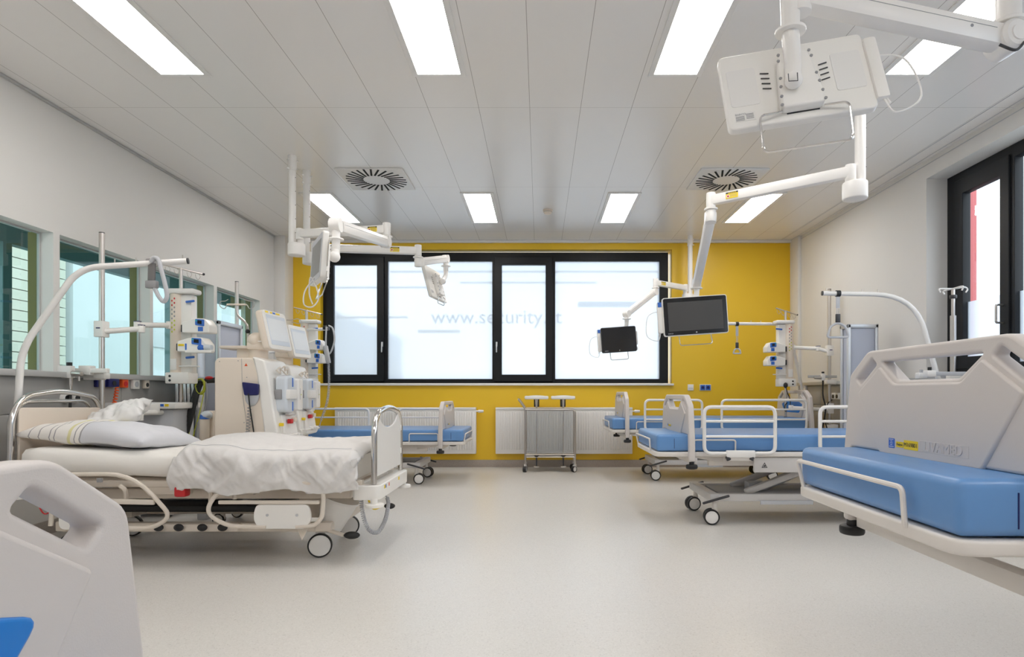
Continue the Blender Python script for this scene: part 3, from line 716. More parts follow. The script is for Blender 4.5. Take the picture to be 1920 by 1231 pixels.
# ------------------------------------------------------------------ steel poles with swing arms, infusion towers, pumps
def steelpole(label, x, y, ztop, zbot, arms, side, r=.019):
    T = TH('support_pole', label, 'support pole', (x, y, zbot))
    T.part('pole', MB().cyl((x, y, zbot), (x, y, ztop), r, n=18), M['steel'])
    T.part('end_cap', MB().cyl((x, y, ztop-.001), (x, y, ztop+.006), r), M['dark'])
    xw = XL+.07 if side > 0 else XR-.07
    for z in (1.13, .62):
        T.part('wall_clamp', MB().box(min(xw, x)-.0, max(xw, x)+.02, y-.022, y+.022, z-.03, z+.03, .006).box(x-.04, x+.04, y-.035, y+.035, z-.022, z+.022, .006), M['shell'])
    for (z, pts) in arms:
        T.part('arm_clamp', MB().box(x-.035, x+.035, y-.04, y+.035, z-.06, z+.06, .006), M['shell'])
        p = [V((x, y-.02, z-.02))]+[V(a) for a in pts]
        for i in range(len(p)-1):
            dz = V((0, 0, 0))
            e = T.part('swing_arm', MB().tube([p[i], p[i+1]], .021, 14).cyl(p[i+1]-V((0, 0, .03)), p[i+1]+V((0, 0, .03)), .026, bev=.004).sph(p[i], .021), M['shell'])
            T.part('joint_ring', MB().cyl(p[i]+V((0, 0, .022)), p[i]+V((0, 0, .03)), .026), M['bluedark'], e)
    return T
def pump(label, x, y, z, sx, w=.24, lower=False):
    # infusion pump sticking out from a tower; x,y,z = rear lower edge, sx = direction along x
    T = TH('infusion_pump', label, 'infusion pump', (x, y, z), 'infusion pumps')
    X = lambda a: x+sx*a
    def bx(a, b, y0, y1, z0, z1, bev=.006): return MB().box(min(X(a), X(b)), max(X(a), X(b)), y0, y1, z0, z1, bev)
    h = .085; d = .13
    out = rc([(0, 0), (w, 0), (w, h*.72), (w*.82, h*1.35), (w*.55, h*1.38), (w*.40, h*1.3), (0, h)], .012)
    T.part('body', MB().plate([(X(a)-x, b) for a, b in out], d, (x, y, z), (1, 0, 0), (0, 0, 1), bev=.008, res=3), M['shell'], ang=50)
    fy = y-d/2
    T.part('clamp', bx(-.03, .0, y-.03, y+.03, z+.01, z+.07), M['dark'])
    dp = MB().use(M['bluekey']); a0, a1 = w*.50, w*.83
    dp.plate(rc([(X(a0)-x, h*.72), (X(a1)-x, h*.60), (X(a1)-x, h*1.24), (X(a0)-x, h*1.30)], .008), .006, (x, fy-.001, z), (1, 0, 0), (0, 0, 1), bev=.001)
    dpo = T.part('control_panel', dp)
    T.part('display', MB().plate([(X(a0+.02)-x, h*.86), (X(a1-.02)-x, h*.80), (X(a1-.02)-x, h*1.14), (X(a0+.02)-x, h*1.18)], .004, (x, fy-.004, z), (1, 0, 0), (0, 0, 1), bev=0), M['screen'], dpo)
    T.part('key', MB().plate([(X(a0+.002)-x, h*1.08), (X(a0+.016)-x, h*1.08), (X(a0+.016)-x, h*1.22), (X(a0+.002)-x, h*1.22)], .004, (x, fy-.004, z), (1, 0, 0), (0, 0, 1), bev=0), M['teal'], dpo)
    if lower:
        T.part('syringe_cradle', bx(w*.35, w*1.25, fy-.035, fy+.01, z-.012, z+.012, .006), M['shell'])
        T.part('syringe_clamp', MB().sph((X(w*.86), fy-.02, z+.03), .028, (1, .6, .9)), M['bluekey'])
        T.part('syringe', MB().cyl((X(w*.98), fy-.015, z+.035), (X(w*1.22), fy-.015, z+.03), .022, n=16), M['clear'])
        T.part('blue_label', bx(w*.28, w*.33, fy-.003, fy+.002, z+.01, z+.065, .001), M['bluekey'])
        T.part('yellow_label', bx(w*.04, w*.24, fy-.003, fy+.002, z+.045, z+.062, .001), M['yel'])
    else:
        T.part('door_panel', bx(w*.60, w*.78, fy-.003, fy+.002, z+.012, z+.048, .001), M['bluekey'])
    return T
def tower(label, x, y, sx, poletop=None, s=1.0, pumpz=(1.53, 1.37)):
    T = TH('infusion_tower', label, 'infusion tower', (x, y, .7))
    X = lambda a: x+sx*a
    def bx(a, b, y0, y1, z0, z1, bev=.006): return MB().box(min(X(a), X(b)), max(X(a), X(b)), y+y0, y+y1, z0, z1, bev)
    zt_ = 1.845; z0 = 1.08
    T.part('column', MB().cyl((x, y, z0+.08), (x, y, zt_-.03), .05, n=24), M['cream'])
    T.part('back_panel', bx(.03, .13, -.02, .06, z0+.08, zt_-.04), M['shell'])
    T.part('top_cap', bx(-.055, .17, -.06, .07, zt_-.035, zt_+.008, .018), M['white'])
    bx_ = T.part('socket_box', bx(-.06, .13, -.065, .075, z0, z0+.09, .008), M['shell'])
    T.part('socket_hole', MB().cyl((X(-.02), y-.0655, z0+.06), (X(-.02), y-.067, z0+.06), .010).cyl((X(-.02), y-.0655, z0+.025), (X(-.02), y-.067, z0+.025), .010), M['dark'], bx_)
    T.part('label_plate', MB().box(X(.0)-.025, X(.0)+.025, y-.053, y-.048, z0+.11, z0+.20, .001), M['white'])
    k = MB()
    for i in range(16):
        z = 1.50+i*.018; k.use(M['red'] if i > 11 else (M['hose'] if i < 6 else M['grey'])).sph((x-.012+.02*(i % 2), y-.049, z), .007, (1, .3, 1.2), 6)
    T.part('scribbled_marks', k)
    for z in (zt_-.10, z0+.21): T.part('clip', MB().beam((X(.09), y-.03, z), (X(.17), y-.05, z+.005), .014, .018, .005), M['bluekey'])
    T.part('lower_tray', bx(.05, .19, -.06, .0, z0+.135, z0+.145, .003), M['white'])
    xp = X(.0)-.01
    pt = poletop or 2.03
    T.part('pole', MB().cyl((xp, y+.07, .72), (xp, y+.07, pt), .0145, n=14), M['steel'])
    T.part('pole_foot', MB().cyl((xp, y+.07, .715), (xp, y+.07, .725), .018, n=14), M['dark'])
    br = T.part('hook_bar', MB().cyl((xp-.13, y+.02, pt+.02), (xp+.16, y+.12, pt-.045), .008, n=10), M['steel'])
    T.part('bar_tip', MB().sph((xp+.16, y+.12, pt-.045), .011), M['dark'], br)
    for e in (-.09, -.03, .06, .12):
        q = V((xp+e, y+.07+e*.33, pt-.01-e*.22))
        T.part('hook', MB().tube(spline([q, q+V((.018, 0, -.03)), q+V((.0, 0, -.055)), q+V((-.018, 0, -.035)), q+V((-.022, 0, -.01))], 5), .0025, 6), M['steel'], br)
    return T
X1, Y1 = P(332, 0, 4.9)[0], 4.9
steelpole('tall steel pole on left wall panel between first two interior windows', P(191, 0, 4.5)[0], 4.5, 2.205, .55,
          [(P(0, 617, 4.5)[2], [P(265, 616, 4.62), P(258, 609, 4.62), P(318, 609.5, 4.88)]), (P(0, 784, 4.5)[2], [P(262, 781, 4.62), P(258, 773, 4.62), P(332, 773, 4.93)])], 1)
tower('white infusion tower with two pumps before the left interior windows', X1, Y1, 1, 2.045)
pump('upper white and blue infusion pump on the left tower', X1+.10, 4.86, 1+(737-625)*4.86/F, 1, .22)
pump('lower syringe pump with yellow label on the left tower', X1+.075, 4.84, 1+(737-660)*4.84/F, 1, .235, lower=True)
X2, Y2 = P(1479, 0, 7.0)[0], 7.0
tower('white infusion tower with two pumps in front of the yellow wall corner', X2, Y2, -1, 1.98)
pump('upper infusion pump on the right tower beside yellow wall', X2-.08, 6.96, 1+(737-661)*7/F, -1, .215)
pump('lower syringe pump on the right tower beside yellow wall', X2-.08, 6.96, 1+(737-686)*7/F, -1, .215)
X3, Y3 = P(572, 0, 6.95)[0], 6.95
tower('white infusion tower partly hidden behind the second dialysis machine', X3, Y3, 1, 1.98)
pump('upper grey infusion pump beside the left window frame', X3+.08, 6.90, 1+(737-656)*6.9/F, 1, .17)
pump('lower labelled infusion pump beside the left window frame', X3+.07, 6.88, 1+(737-681)*6.9/F, 1, .18, lower=False)
steelpole('steel pole on left wall panel behind the first dialysis machine', P(444, 0, 6.5)[0], 6.5, 2.21, .55, [(P(0, 655, 6.5)[2], [P(500, 660, 6.6), P(560, 652, 6.9)])], 1)
steelpole('steel pole on right wall panel left of the aluminium cabinet', P(1555, 0, 6.8)[0], 6.8, 2.18, .55, [(P(0, 657, 6.8)[2], [P(1534, 653, 6.85), P(1487, 651, 7.0)]), (P(0, 765, 6.8)[2], [P(1483, 764, 6.9)])], -1)
# IV pole on the right by the window
q = P(1787, 541, 4.77); T = TH('iv_pole', 'slim infusion pole with hooks in front of the right window', 'iv pole', (q[0], q[1], 1.0))
T.part('pole', MB().cyl((q[0], q[1], .9), (q[0], q[1], 1.62), .021, n=14).cyl((q[0], q[1], 1.62), (q[0], q[1], q[2]), .013, n=14), M['steel'])
T.part('knob', MB().cyl((q[0], q[1], 1.755), (q[0], q[1], 1.785), .026, bev=.006), M['dark'])
T.part('clamp', MB().box(q[0]-.04, XR-.069, q[1]-.03, q[1]+.03, 1.10, 1.16, .006), M['shell'])
T.part('hook_bar', MB().tube(spline([q+V((-.10, 0, -.03)), q+V((-.11, 0, -.005)), q+V((-.09, 0, .0)), q, q+V((.09, 0, .012)), q+V((.115, 0, -.005)), q+V((.10, 0, -.03))], 5), .006, 8).tube(spline([q+V((0, -.10, -.03)), q+V((0, -.11, -.0)), q, q+V((0, .11, 0)), q+V((0, .10, -.03))], 5), .006, 8), M['arm'])

# ------------------------------------------------------------------ ceiling columns with monitor arms
def column(label, x, y, d, rz_arm, zhub=2.20):
    T = TH('monitor_mount', label, 'monitor mount', (x, y, H-.001), 'ceiling monitor mounts')
    T.part('tube', MB().cyl((x, y, zhub+.05), (x, y, H-.001), .031, n=24), M['arm'])
    T.part('ceiling_collar', MB().cyl((x, y, H-.13), (x, y, H-.001), .036, n=24), M['arm'])
    for z in (H-.05, H-.12):
        for a in (0, 2.1, 4.2): T.part('screw', MB().cyl((x+.034*math.cos(a), y+.034*math.sin(a), z), (x+.052*math.cos(a), y+.052*math.sin(a), z), .006, n=8), M['arm'])
    for k in range(5): T.part('mark', MB().cyl((x+.030, y-.008, zhub+.2+k*.12), (x+.0325, y-.008, zhub+.2+k*.12), .004, n=8), M['dark'])
    dx = d
    T.part('hub', MB().cyl((x+dx/2, y, zhub), (x+dx/2, y, zhub+.105), .072, n=36, bev=.007), M['arm'], ang=50)
    T.part('riser', MB().cyl((x+dx, y, zhub+.1), (x+dx, y, zhub+.215), .027, n=20, bev=.005), M['arm'])
    return T
YEL = M['yel']
def armset(T, r0, j, s1, drop, end, sticker_at=.85, w=.07, h=.075, ring=True, frontside=-1):
    """r0 riser top, j joint, s1 end of spring arm, drop: length of vertical, end: ball position"""
    r0, j, s1, end = V(r0), V(j), V(s1), V(end)
    d = (j-r0).normalized()
    o = T.part('extension_arm', MB().beam(r0-d*.02, j+d*.0, .06, .072, .016).cyl(r0-V((0, 0, .05)), r0+V((0, 0, .045)), .031, n=20, bev=.005).cyl(j-V((0, 0, .05)), j+V((0, 0, .055)), .032, n=20, bev=.005), M['arm'], ang=40)
    side = V((0, 0, 1)).cross(d).normalized()
    if side.y > 0: side = -side
    u = d if d.x > 0 else -d
    c = r0.lerp(j, sticker_at)+side*.0312
    st = MB().use(YEL).plate(rect(-.042, .042, -.021, .021), .002, c, u, (0, 0, 1), bev=0).use(M['dark']).plate(rect(-.042, .042, .012, .022), .0026, c+side*.0005, u, (0, 0, 1), bev=0)
    st.use(M['white']).cyl(c-u*.026+V((0, 0, -.005))+side*.0005, c-u*.026+V((0, 0, -.005))+side*.002, .011, n=14).use(M['red']).cyl(c-u*.026+V((0, 0, -.005))+side*.0018, c-u*.026+V((0, 0, -.005))+side*.0026, .007, n=12)
    st.use(YEL)
    for k in range(7): st.plate(rect(-.0022, .0022, -.003, .003), .0006, c+side*.0018+u*(-.022+k*.0082)+V((0, 0, .0168)), u, (0, 0, 1), bev=0)
    st.use(M['grey'])
    for k in range(3): st.plate(rect(-.024, .024, -.0008, .0008), .0006, c+side*.0012+u*.010+V((0, 0, .004-k*.007)), u, (0, 0, 1), bev=0)
    T.part('warning_sticker', st, None, o)
    jb = j-V((0, 0, .09))
    T.part('elbow_joint', MB().cyl(j-V((0, 0, .055)), j-V((0, 0, .067)), .047, n=24, bev=.004).cyl(j-V((0, 0, .067)), jb-V((0, 0, .06)), .034, n=20, bev=.006), M['arm'])
    jb = jb-V((0, 0, .015)); e = s1-jb; de = e.normalized(); p0 = jb+de*.03
    sa = MB().beam(p0, s1-de*.01, w, h, .02)
    sd = de.cross(V((0, 0, 1))).normalized()
    sa.tube([p0-sd*(w*.5+.003), p0+sd*(w*.5+.003)], h*.56, 22).tube([s1-sd*(w*.5), s1+sd*(w*.5)], h*.55, 22)
    spo = T.part('spring_arm', sa, M['arm'], ang=40)
    T.part('cover_line', MB().beam(p0+de*.06-sd*(w*.5+.0006)+V((0, 0, h*.12)), s1-de*.06-sd*(w*.5+.0006)+V((0, 0, h*.12)), .001, .002, 0).beam(p0+de*.06+sd*(w*.5+.0006)+V((0, 0, h*.12)), s1-de*.06+sd*(w*.5+.0006)+V((0, 0, h*.12)), .001, .002, 0), M['grey'], spo)
    t0 = s1+V((0, 0, h*.5)); t1 = s1-V((0, 0, drop))
    T.part('drop_tube', MB().cyl(t0, t1, .030, .026, n=20, bev=.004).cyl(s1-V((0, 0, drop*.55)), s1-V((0, 0, drop*.55+.010)), .050, n=26, bev=.003), M['arm'])
    T.part('knuckle', MB().tube(rpath([t1+V((0, 0, .02)), t1-V((0, 0, .045)), end], .05), .024, 16).sph(end, .036), M['arm'])
    return o
def monitor(label, c, face, roll, tilt, w=.55, h=.345, bezel='white', big=True, loop=(.22, .10), scanner=0, group='ceiling mounted monitors', screen='screenmatte', name='medical_monitor', marks=True, thick=.035):
    """c centre, face = unit horizontal direction the screen looks to"""
    c = V(c); f = V(face).normalized(); r = V((0, 0, 1)).cross(f).normalized(); up = V((0, 0, 1))
    # r: direction to the viewer's right when looking at the screen from the front is -? (screen looks along f; right = up x f)
    mx = Matrix.Rotation(roll, 3, f); r = mx @ r; up = mx @ up
    mt = Matrix.Rotation(tilt, 3, r); up = mt @ up; f = mt @ f
    T = TH(name, label, 'monitor', c, group)
    hull = M['shell']
    out = rc(rect(-w/2, w/2, -h/2, h/2), .022)
    body = T.part('housing', MB().plate(out, thick, c-f*thick*.5, r, up, bev=.007, res=3), M['shell'] if bezel != 'black' else M['dark'], ang=50)
    g = MB().plate(rc(rect(-w/2+.007, w/2-.007, -h/2+.007, h/2-.007), .016), .003, c+f*.001, r, up, bev=.001)
    T.part('front_glass', g, M['greyl'] if bezel == 'grey' else M['screen'])
    mgn = .042 if big else .03
    T.part('display', MB().plate(rect(-w/2+mgn, w/2-mgn, -h/2+mgn*.95, h/2-mgn), .002, c+f*.0025, r, up, bev=0), M[screen])
    mk = MB().use(M['white']).text('BARCO', .013, c+f*.003-r*(w/2-.055)-up*(h/2-.021), r, up, M['greyl'], .0003)
    mk.cyl(c+f*.0025-up*(h/2-.022), c+f*.0038-up*(h/2-.022), .006, n=12)
    T.part('front_marks', mk)
    bk = c-f*(thick+.0)
    T.part('rear_mount', MB().plate(rc([(-.075, -.13), (.075, -.13), (.06, .04), (.05, .10), (-.05, .10), (-.06, .04)], .02), .04, bk-f*.018, r, up, bev=.008), M['shell'])
    sl = MB()
    for s_ in (-1, 1):
        for k in range(4): sl.beam(bk-f*.003+r*s_*.085+up*(.05-k*.022), bk-f*.003+r*s_*.115+up*(.056-k*.022), .004, .003, .001, f)
    T.part('ventilation_grille', sl, M['dark'])
    for s_ in (-1, 1):
        for k, zz in enumerate((.09, .065, -.01, -.045, -.085, -.12)): T.part('screw', MB().cyl(bk-f*.036+r*s_*(.052+.004*k)+up*zz, bk-f*.0395+r*s_*(.052+.004*k)+up*zz, .0055, n=8), M['grey'])
    for s_ in (-1, 1):
        T.part('rear_cover', MB().plate(rc(rect(-.05, .05, -.08, .08), .012), .002, bk-f*.0008+r*s_*.18+up*.01, r, up, bev=.0008), M['white'])
    T.part('port_row', MB().use(M['dark']).beam(bk-f*.001-r*.06-up*(h/2-.03), bk-f*.001+r*.05-up*(h/2-.03), .006, .002, 0, f), M['dark'])
    if marks:
        pl_ = MB().use(M['white']).plate(rect(-.035, .035, -.018, .018), .001, bk-f*.001+r*.19-up*.115, -r, up, bev=0)
        pl_.text('BARCO', .011, bk-f*.0018+r*.205-up*.104, -r, up, M['txt'], .0002).use(M['grey'])
        for i in range(4): pl_.plate(rect(-.015, .015, -.0013, .0013), .0004, bk-f*.0018+r*.208-up*(.113+i*.005), -r, up, bev=0).plate(rect(-.013, .013, -.0015, .0015), .0004, bk-f*.0018+r*.174-up*(.106+i*.006), -r, up, bev=0)
        T.part('type_label', pl_)
    lw, lh = loop; b0 = c-f*.02
    pts = [b0-r*.07-up*(h/2-.03)-f*.03, b0-r*lw*.62-up*(h/2-.02)-f*.04, b0-r*lw*.62-up*(h/2+lh)-f*.01, b0+r*lw*.62-up*(h/2+lh)-f*.01, b0+r*lw*.62-up*(h/2-.02)-f*.04, b0+r*.07-up*(h/2-.03)-f*.03]
    T.part('wire_handle', MB().tube(rpath(pts, .022), .0042, 8), M['chrome'])
    if scanner:
        s_ = scanner; q = c+r*s_*(w/2+.02)-f*.03
        hb = T.part('card_reader', MB().beam(q-up*.13, q+up*.13, .045, .03, .01, f), M['shell'])
        T.part('reader_badge', MB().beam(q+up*.09+f*.016, q+up*.13+f*.016, .03, .002, 0, f), M['bluekey'], hb)
        T.part('cable', MB().tube(spline([q-up*.12, q-up*.19+r*s_*.03, q-up*.14+r*s_*.12, q+up*.02+r*s_*.10, q+up*.05+r*s_*.0, q-up*.02-r*s_*.03, q-up*.15+r*s_*.02], 8), .0035, 6), M['white'])
    return T, c-f*(thick+.04), r, up, f
# left group
ca = column('left ceiling column nearer the camera, its arm holding the side-on monitor', P(548, 0, 5.215)[0], 5.215, .075, 0)
TA = ca
mA = monitor('white-backed monitor turned side on, hanging over the left beds', P(593, 486, 3.72), (-.87, -.48, 0), -.03, -.06, w=.42, h=.285, bezel='grey', screen='screengrey', loop=(.2, .09))
armset(TA, (P(548, 0, 5.215)[0]+.075, 5.19, 2.385), P(725, 430, 5.0), P(630, 422, 3.95), .16, mA[1]+V((.035, 0, .03)), .86, w=.07, h=.085)
T = mA[0]
T.part('cable', MB().tube(spline([P(590, 520, 3.72), P(572, 545, 3.72), P(570, 570, 3.72), P(585, 575, 3.72), P(597, 560, 3.72), P(592, 535, 3.72), P(582, 520, 3.72), P(580, 550, 3.72), P(586, 570, 3.72)], 8), .0042, 6), M['white'])
cb = column('left ceiling column further back, its arm crossing the black window frame', P(575, 0, 5.565)[0], 5.565, .075, 0)
TB = cb
mB = monitor('pale monitor seen edge on before the large frosted pane', P(812, 534, 6.25), (-.985, .17, 0), .0, .26, w=.48, h=.34, bezel='grey', screen='screengrey', loop=(.16, .05))
armset(TB, (P(575, 0, 5.565)[0]+.075, 5.55, 2.35), P(784, 470, 5.6), P(836, 485, 6.3), .13, mB[1]+V((.03, 0, .02)), .78, w=.06, h=.075)
# right group
xc = P(1613, 0, 3.7)[0]
TC = column('right ceiling column with arm holding the larger black-screened monitor', xc, 3.7, -.065, 0)
mC = monitor('large black-screened monitor facing the room in front of yellow wall', P(1304, 591, 5.02), (.0, -1, 0), .066, 0, w=.545, h=.325, loop=(.22, .08), scanner=-1)
armset(TC, (xc-.065, 3.69, 2.365), P(1333, 376, 4.22), P(1306, 532, 5.14), .06, mC[1]+V((0, .03, .09)), .82, w=.07, h=.075)
xd = P(1293, 0, 7.89)[0]
TD = column('thin distant ceiling column with arm holding the smaller black monitor', xd, 7.86, -.065, 0)
mD = monitor('smaller black monitor hanging before the right frosted pane', P(1160.5, 636, 7.0), (.05, -1, 0), .070, 0, w=.415, h=.298, bezel='black', big=False, screen='screen', loop=(.17, .085), scanner=-1)
armset(TD, (xd-.065, 7.85, 2.385), P(1229, 530, 7.475), P(1175, 588, 7.05), .10, mD[1]+V((0, .01, .06)), .8, w=.07, h=.075)
# near arm
TE = TH('monitor_mount', 'nearest white monitor arm crossing the ceiling light at top right', 'monitor mount', (1.985, 1.25, H-.001), 'ceiling monitor mounts')
TE.part('tube', MB().cyl((1.985, 1.25, 2.25), (1.985, 1.25, H-.001), .031, n=24).cyl((1.985, 1.25, 2.2), (1.985, 1.25, 2.3), .062, n=30, bev=.006), M['arm'])
TE2 = TE
mE = monitor('large monitor seen from its white back at top right', P(1487, 166, 2.17), (.15, 1, 0), -.10, .27, w=.50, h=.32, loop=(.24, .11), scanner=-1)
ec, er, eu, ef = mE[1:]
j1 = P(1886, 76, 2.2); s1 = P(1500, -6, 2.12)
TE2.part('extension_arm', MB().beam((1.92, 1.27, 2.40), j1+V((0, -.0, .20)), .06, .072, .016).cyl((1.92, 1.27, 2.29), (1.92, 1.27, 2.45), .031), M['arm'])
TE2.part('elbow_joint', MB().cyl(j1+V((.01, 0, .05)), j1+V((.01, 0, .24)), .04, n=24, bev=.004).cyl(j1+V((.01, 0, .055)), j1+V((.01, 0, .07)), .055, n=24, bev=.003), M['arm'])
de = (s1-j1).normalized(); sd = V((0, 0, 1)).cross(de).normalized()
sa = MB().beam(j1, s1, .075, .085, .02).tube([j1-sd*.055, j1-sd*.045, j1+sd*.045, j1+sd*.055], [.045, .056, .056, .045], 26).tube([j1-sd*.06, j1+sd*.06], .028, 20)
spo = TE2.part('spring_arm', sa, M['arm'], ang=40)
yy = -1 if sd.y > 0 else 1
TE2.part('cover_line', MB().beam(j1+de*.07+sd*yy*.0378+V((0, 0, .012)), s1-de*.02+sd*yy*.0378+V((0, 0, .012)), .001, .0018, 0), M['grey'], spo)
TE2.part('screw', MB().cyl(j1+de*.17+sd*yy*.037, j1+de*.17+sd*yy*.039, .006, n=10), M['grey'], spo)
TE2.part('serial_number', MB().text('017210214', .012, s1-de*.12+sd*yy*.0385+V((0, 0, .03)), -de, V((0, 0, 1)), M['txt'], .0003), None, spo)
TE2.part('cable', MB().tube(spline([j1+V((-.07, -.06, -.05)), j1+V((-.02, -.07, -.075)), j1+V((.02, -.06, -.04))], 6), .005, 8), M['dark'])
t0 = P(1481, -8, 2.12); t1 = P(1482, 62, 2.12); t2 = P(1486, 118, 2.12)
TE2.part('drop_tube', MB().cyl(t0+V((0, 0, .09)), t1, .036, .031, n=24).cyl(t1+V((0, 0, .012)), t1, .052, n=28, bev=.004).cyl(s1+V((0, 0, .05)), s1-V((0, 0, .06)), .038, n=24), M['arm'])
TE2.part('knuckle', MB().tube([t1, t2, P(1488, 150, 2.07)], [.030, .029, .026], 20).sph(P(1488, 150, 2.07), .03), M['arm'])
TE2.part('knuckle_slot', MB().tube([P(1478, 138, 2.035), P(1479, 152, 2.035), P(1496, 151, 2.035), P(1495, 136, 2.035)], .0016, 6), M['dark'])

# ------------------------------------------------------------------ dialysis machines
def dialysis(label, x, y, full=True):
    """x front face X at mid height, y near side"""
    T = TH('dialysis_machine', label, 'dialysis machine', (x-.25, y+.17, 0), 'dialysis machines')
    W = .36
    prof = rc([(x-.44, .13), (x-.44, 1.245), (x-.41, 1.27), (x-.16, 1.27), (x-.06, 1.10), (x-.0, .16), (x-.02, .13)], .02)
    body = T.part('cabinet', MB().plate(prof, W, (0, y+W/2, 0), (1, 0, 0), (0, 0, 1), bev=.012, res=3), M['cream'], ang=50)
    sh = rc([(x-.155, 1.28), (x-.06, 1.25), (x-.03, 1.12), (x+.035, .72), (x+.035, .62), (x+.0, .60), (x-.055, .64), (x-.12, 1.15)], .02)
    T.part('front_shell', MB().plate(sh, W+.015, (0, y+W/2, 0), (1, 0, 0), (0, 0, 1), bev=.014, res=3), M['shell'], ang=50)
    def fr(z): # front surface x at z
        return x-.03+(1.12-z)*(.065/.40)
    ym = y+W/2
    T.part('lower_door', MB().box(x-.0, x+.02, y+.02, y+W-.02, .16, .58, .01), M['shell'])
    # side seam line
    T.part('side_seam', MB().tube(spline([(x-.235, y-.0005, 1.262), (x-.225, y-.0005, 1.0), (x-.20, y-.0005, .8), (x-.19, y-.0005, .70), (x-.12, y-.0005, .67), (x-.05, y-.0005, .62)], 6), .0016, 6), M['grey'])
    mk = MB().use(M['orange']).plate([(-.012, -.01), (.012, -.01), (0, .012)], .0015, (x-.20, y-.001, 1.215), (1, 0, 0), (0, 0, 1), bev=0)
    mk.use(M['grey'])
    for (a, z) in ((-.40, 1.24), (-.26, 1.245), (-.195, 1.12), (-.215, .78), (-.09, .64)): mk.cyl((x+a, y-.0015, z), (x+a, y+.001, z), .004, n=8)
    T.part('side_marks', mk)
    # handset holder and coiled cord on the side
    hp = T.part('cuff_holder', MB().sph((x-.155, y-.004, .985), .072, (.75, .30, 1.15), 24), M['greyl'])
    T.part('holder_recess', MB().plate(rc([(-.062, .05), (.062, .035), (.055, -.05), (-.045, -.05)], .012), .03, (x-.155, y-.02, 1.035), (1, 0, 0), (0, 0, 1), bev=.006), M['bluedark'], hp)
    T.part('black_tube', MB().tube(spline([(x-.165, y-.036, 1.0), (x-.155, y-.035, .90), (x-.14, y-.015, .74), (x-.125, y-.012, .60), (x-.12, y-.01, .4)], 5), .005, 8), M['black'], hp)
    T.part('coiled_cord', MB().coil([(x-.165, y-.02, .90), (x-.172, y-.02, .78), (x-.185, y-.02, .64), (x-.185, y-.02, .40)], .013, .0028, 22), M['grey'], hp)
    # pump module
    def lobes(z0, z1): return MB()
    xo = fr(1.0)
    mod = rc([(-.10, -.135), (.02, -.155), (.085, -.10), (.085, .115), (.03, .15), (-.10, .135)], .03)
    T.part('pump_module', MB().plate([(a, b) for a, b in mod], .09, (xo+.05, ym-.03, .995), (0, 1, 0), (0.0, 0, 1), bev=.02, res=4), M['clear'], ang=50)
    T.part('pump_door', MB().plate(rc([(-.035, -.13), (.06, -.13), (.06, .12), (-.035, .12)], .02), .05, (xo+.10, ym+.05, .995), (0, 1, 0), (0, 0, 1), bev=.008), M['white'])
    T.part('pump_bridge', MB().box(xo+.06, xo+.118, ym-.125, ym+.03, .955, 1.03, .008), M['white'])
    T.part('bridge_side', MB().box(xo+.005, xo+.06, ym-.137, ym-.10, .955, 1.03, .004), M['grey'])
    for zz in (.90, 1.085): T.part('blue_track', MB().box(xo+.094, xo+.098, ym-.03, ym-.012, zz-.035, zz+.035, .002), M['bluekey'])
    T.part('door_print', MB().use(M['greyl']).box(xo+.1252, xo+.1258, ym+.048, ym+.058, .95, 1.04, 0).use(M['hose']).sph((xo+.126, ym+.07, .99), .006, (.3, 1, 1), 8))
    # tubing guide up top, connectors below
    for (dy, dz) in ((-.06, 0), (.02, .012), (.07, -.01)):
        T.part('tube_guide', MB().tube(spline([(fr(1.18)+.03, ym+dy-.035, 1.175+dz), (fr(1.18)+.045, ym+dy, 1.20+dz), (fr(1.18)+.03, ym+dy+.035, 1.175+dz), (fr(1.18)+.045, ym+dy+.0, 1.155+dz), (fr(1.18)+.03, ym+dy-.035, 1.175+dz)], 5), .006, 6), M['beige'])
    f7 = fr(.76)
    T.part('connector_panel', MB().plate(rc(rect(-.10, .15, -.115, .10), .015), .02, (fr(.73)+.005, ym, .735), (0, 1, 0), V((-.16, 0, 1)), bev=.006), M['white'])
    T.part('red_connector', MB().box(f7+.02, f7+.05, ym-.035, ym+.012, .765, .80, .004), M['red'])
    T.part('yellow_connector', MB().box(f7+.005, f7+.035, ym-.15, ym-.125, .75, .775, .004), M['yel'])
    T.part('white_connector', MB().box(f7+.02, f7+.05, ym+.04, ym+.09, .775, .81, .005), M['cream'])
    T.part('port_block', MB().box(f7+.0, f7+.035, ym-.03, ym+.10, .83, .865, .006), M['white'])
    for dy in (-.01, .05, .10): T.part('nozzle', MB().cyl((fr(.68)+.01, ym+dy, .675), (fr(.68)+.055, ym+dy, .67), .015, n=14, bev=.003), M['shell'])
    T.part('drip_tray', MB().tube([(x+.02, y-.01, .635), (x+.02, y+W+.02, .645)], .034, 20).box(x+.01, x+.075, y+.02, y+W+.03, .655, .668, .004), M['shell'])
    # neck, swivel and screen
    T.part('neck', MB().cyl((x-.19, ym-.0, 1.265), (x-.19, ym, 1.40), .07, n=26, bev=.006).box(x-.25, x-.08, ym-.085, ym+.06, 1.335, 1.40, .02).sph((x-.19, ym-.03, 1.41), .075, (.95, .9, .85), 20), M['cream'])
    T.part('swivel_lever', MB().box(x-.15, x-.075, ym-.105, ym-.06, 1.395, 1.403, .003), M['shell'])
    up = V((-.215, 0, 1)).normalized(); u = V((.10, 1, 0)).normalized(); f = u.cross(up).normalized()
    cc = V((x-.055, ym+.02, 1.49))
    T.part('screen_hump', MB().plate(rc([(-.09, -.13), (.09, -.13), (.07, .12), (-.07, .12)], .04), .07, cc-f*.085, u, up, bev=.03, res=4), M['cream'], ang=60)
    hs = T.part('screen_housing', MB().plate(rc(rect(-.165, .165, -.155, .155), .03), .06, cc-f*.03, u, up, bev=.018, res=4), M['cream'], ang=50)
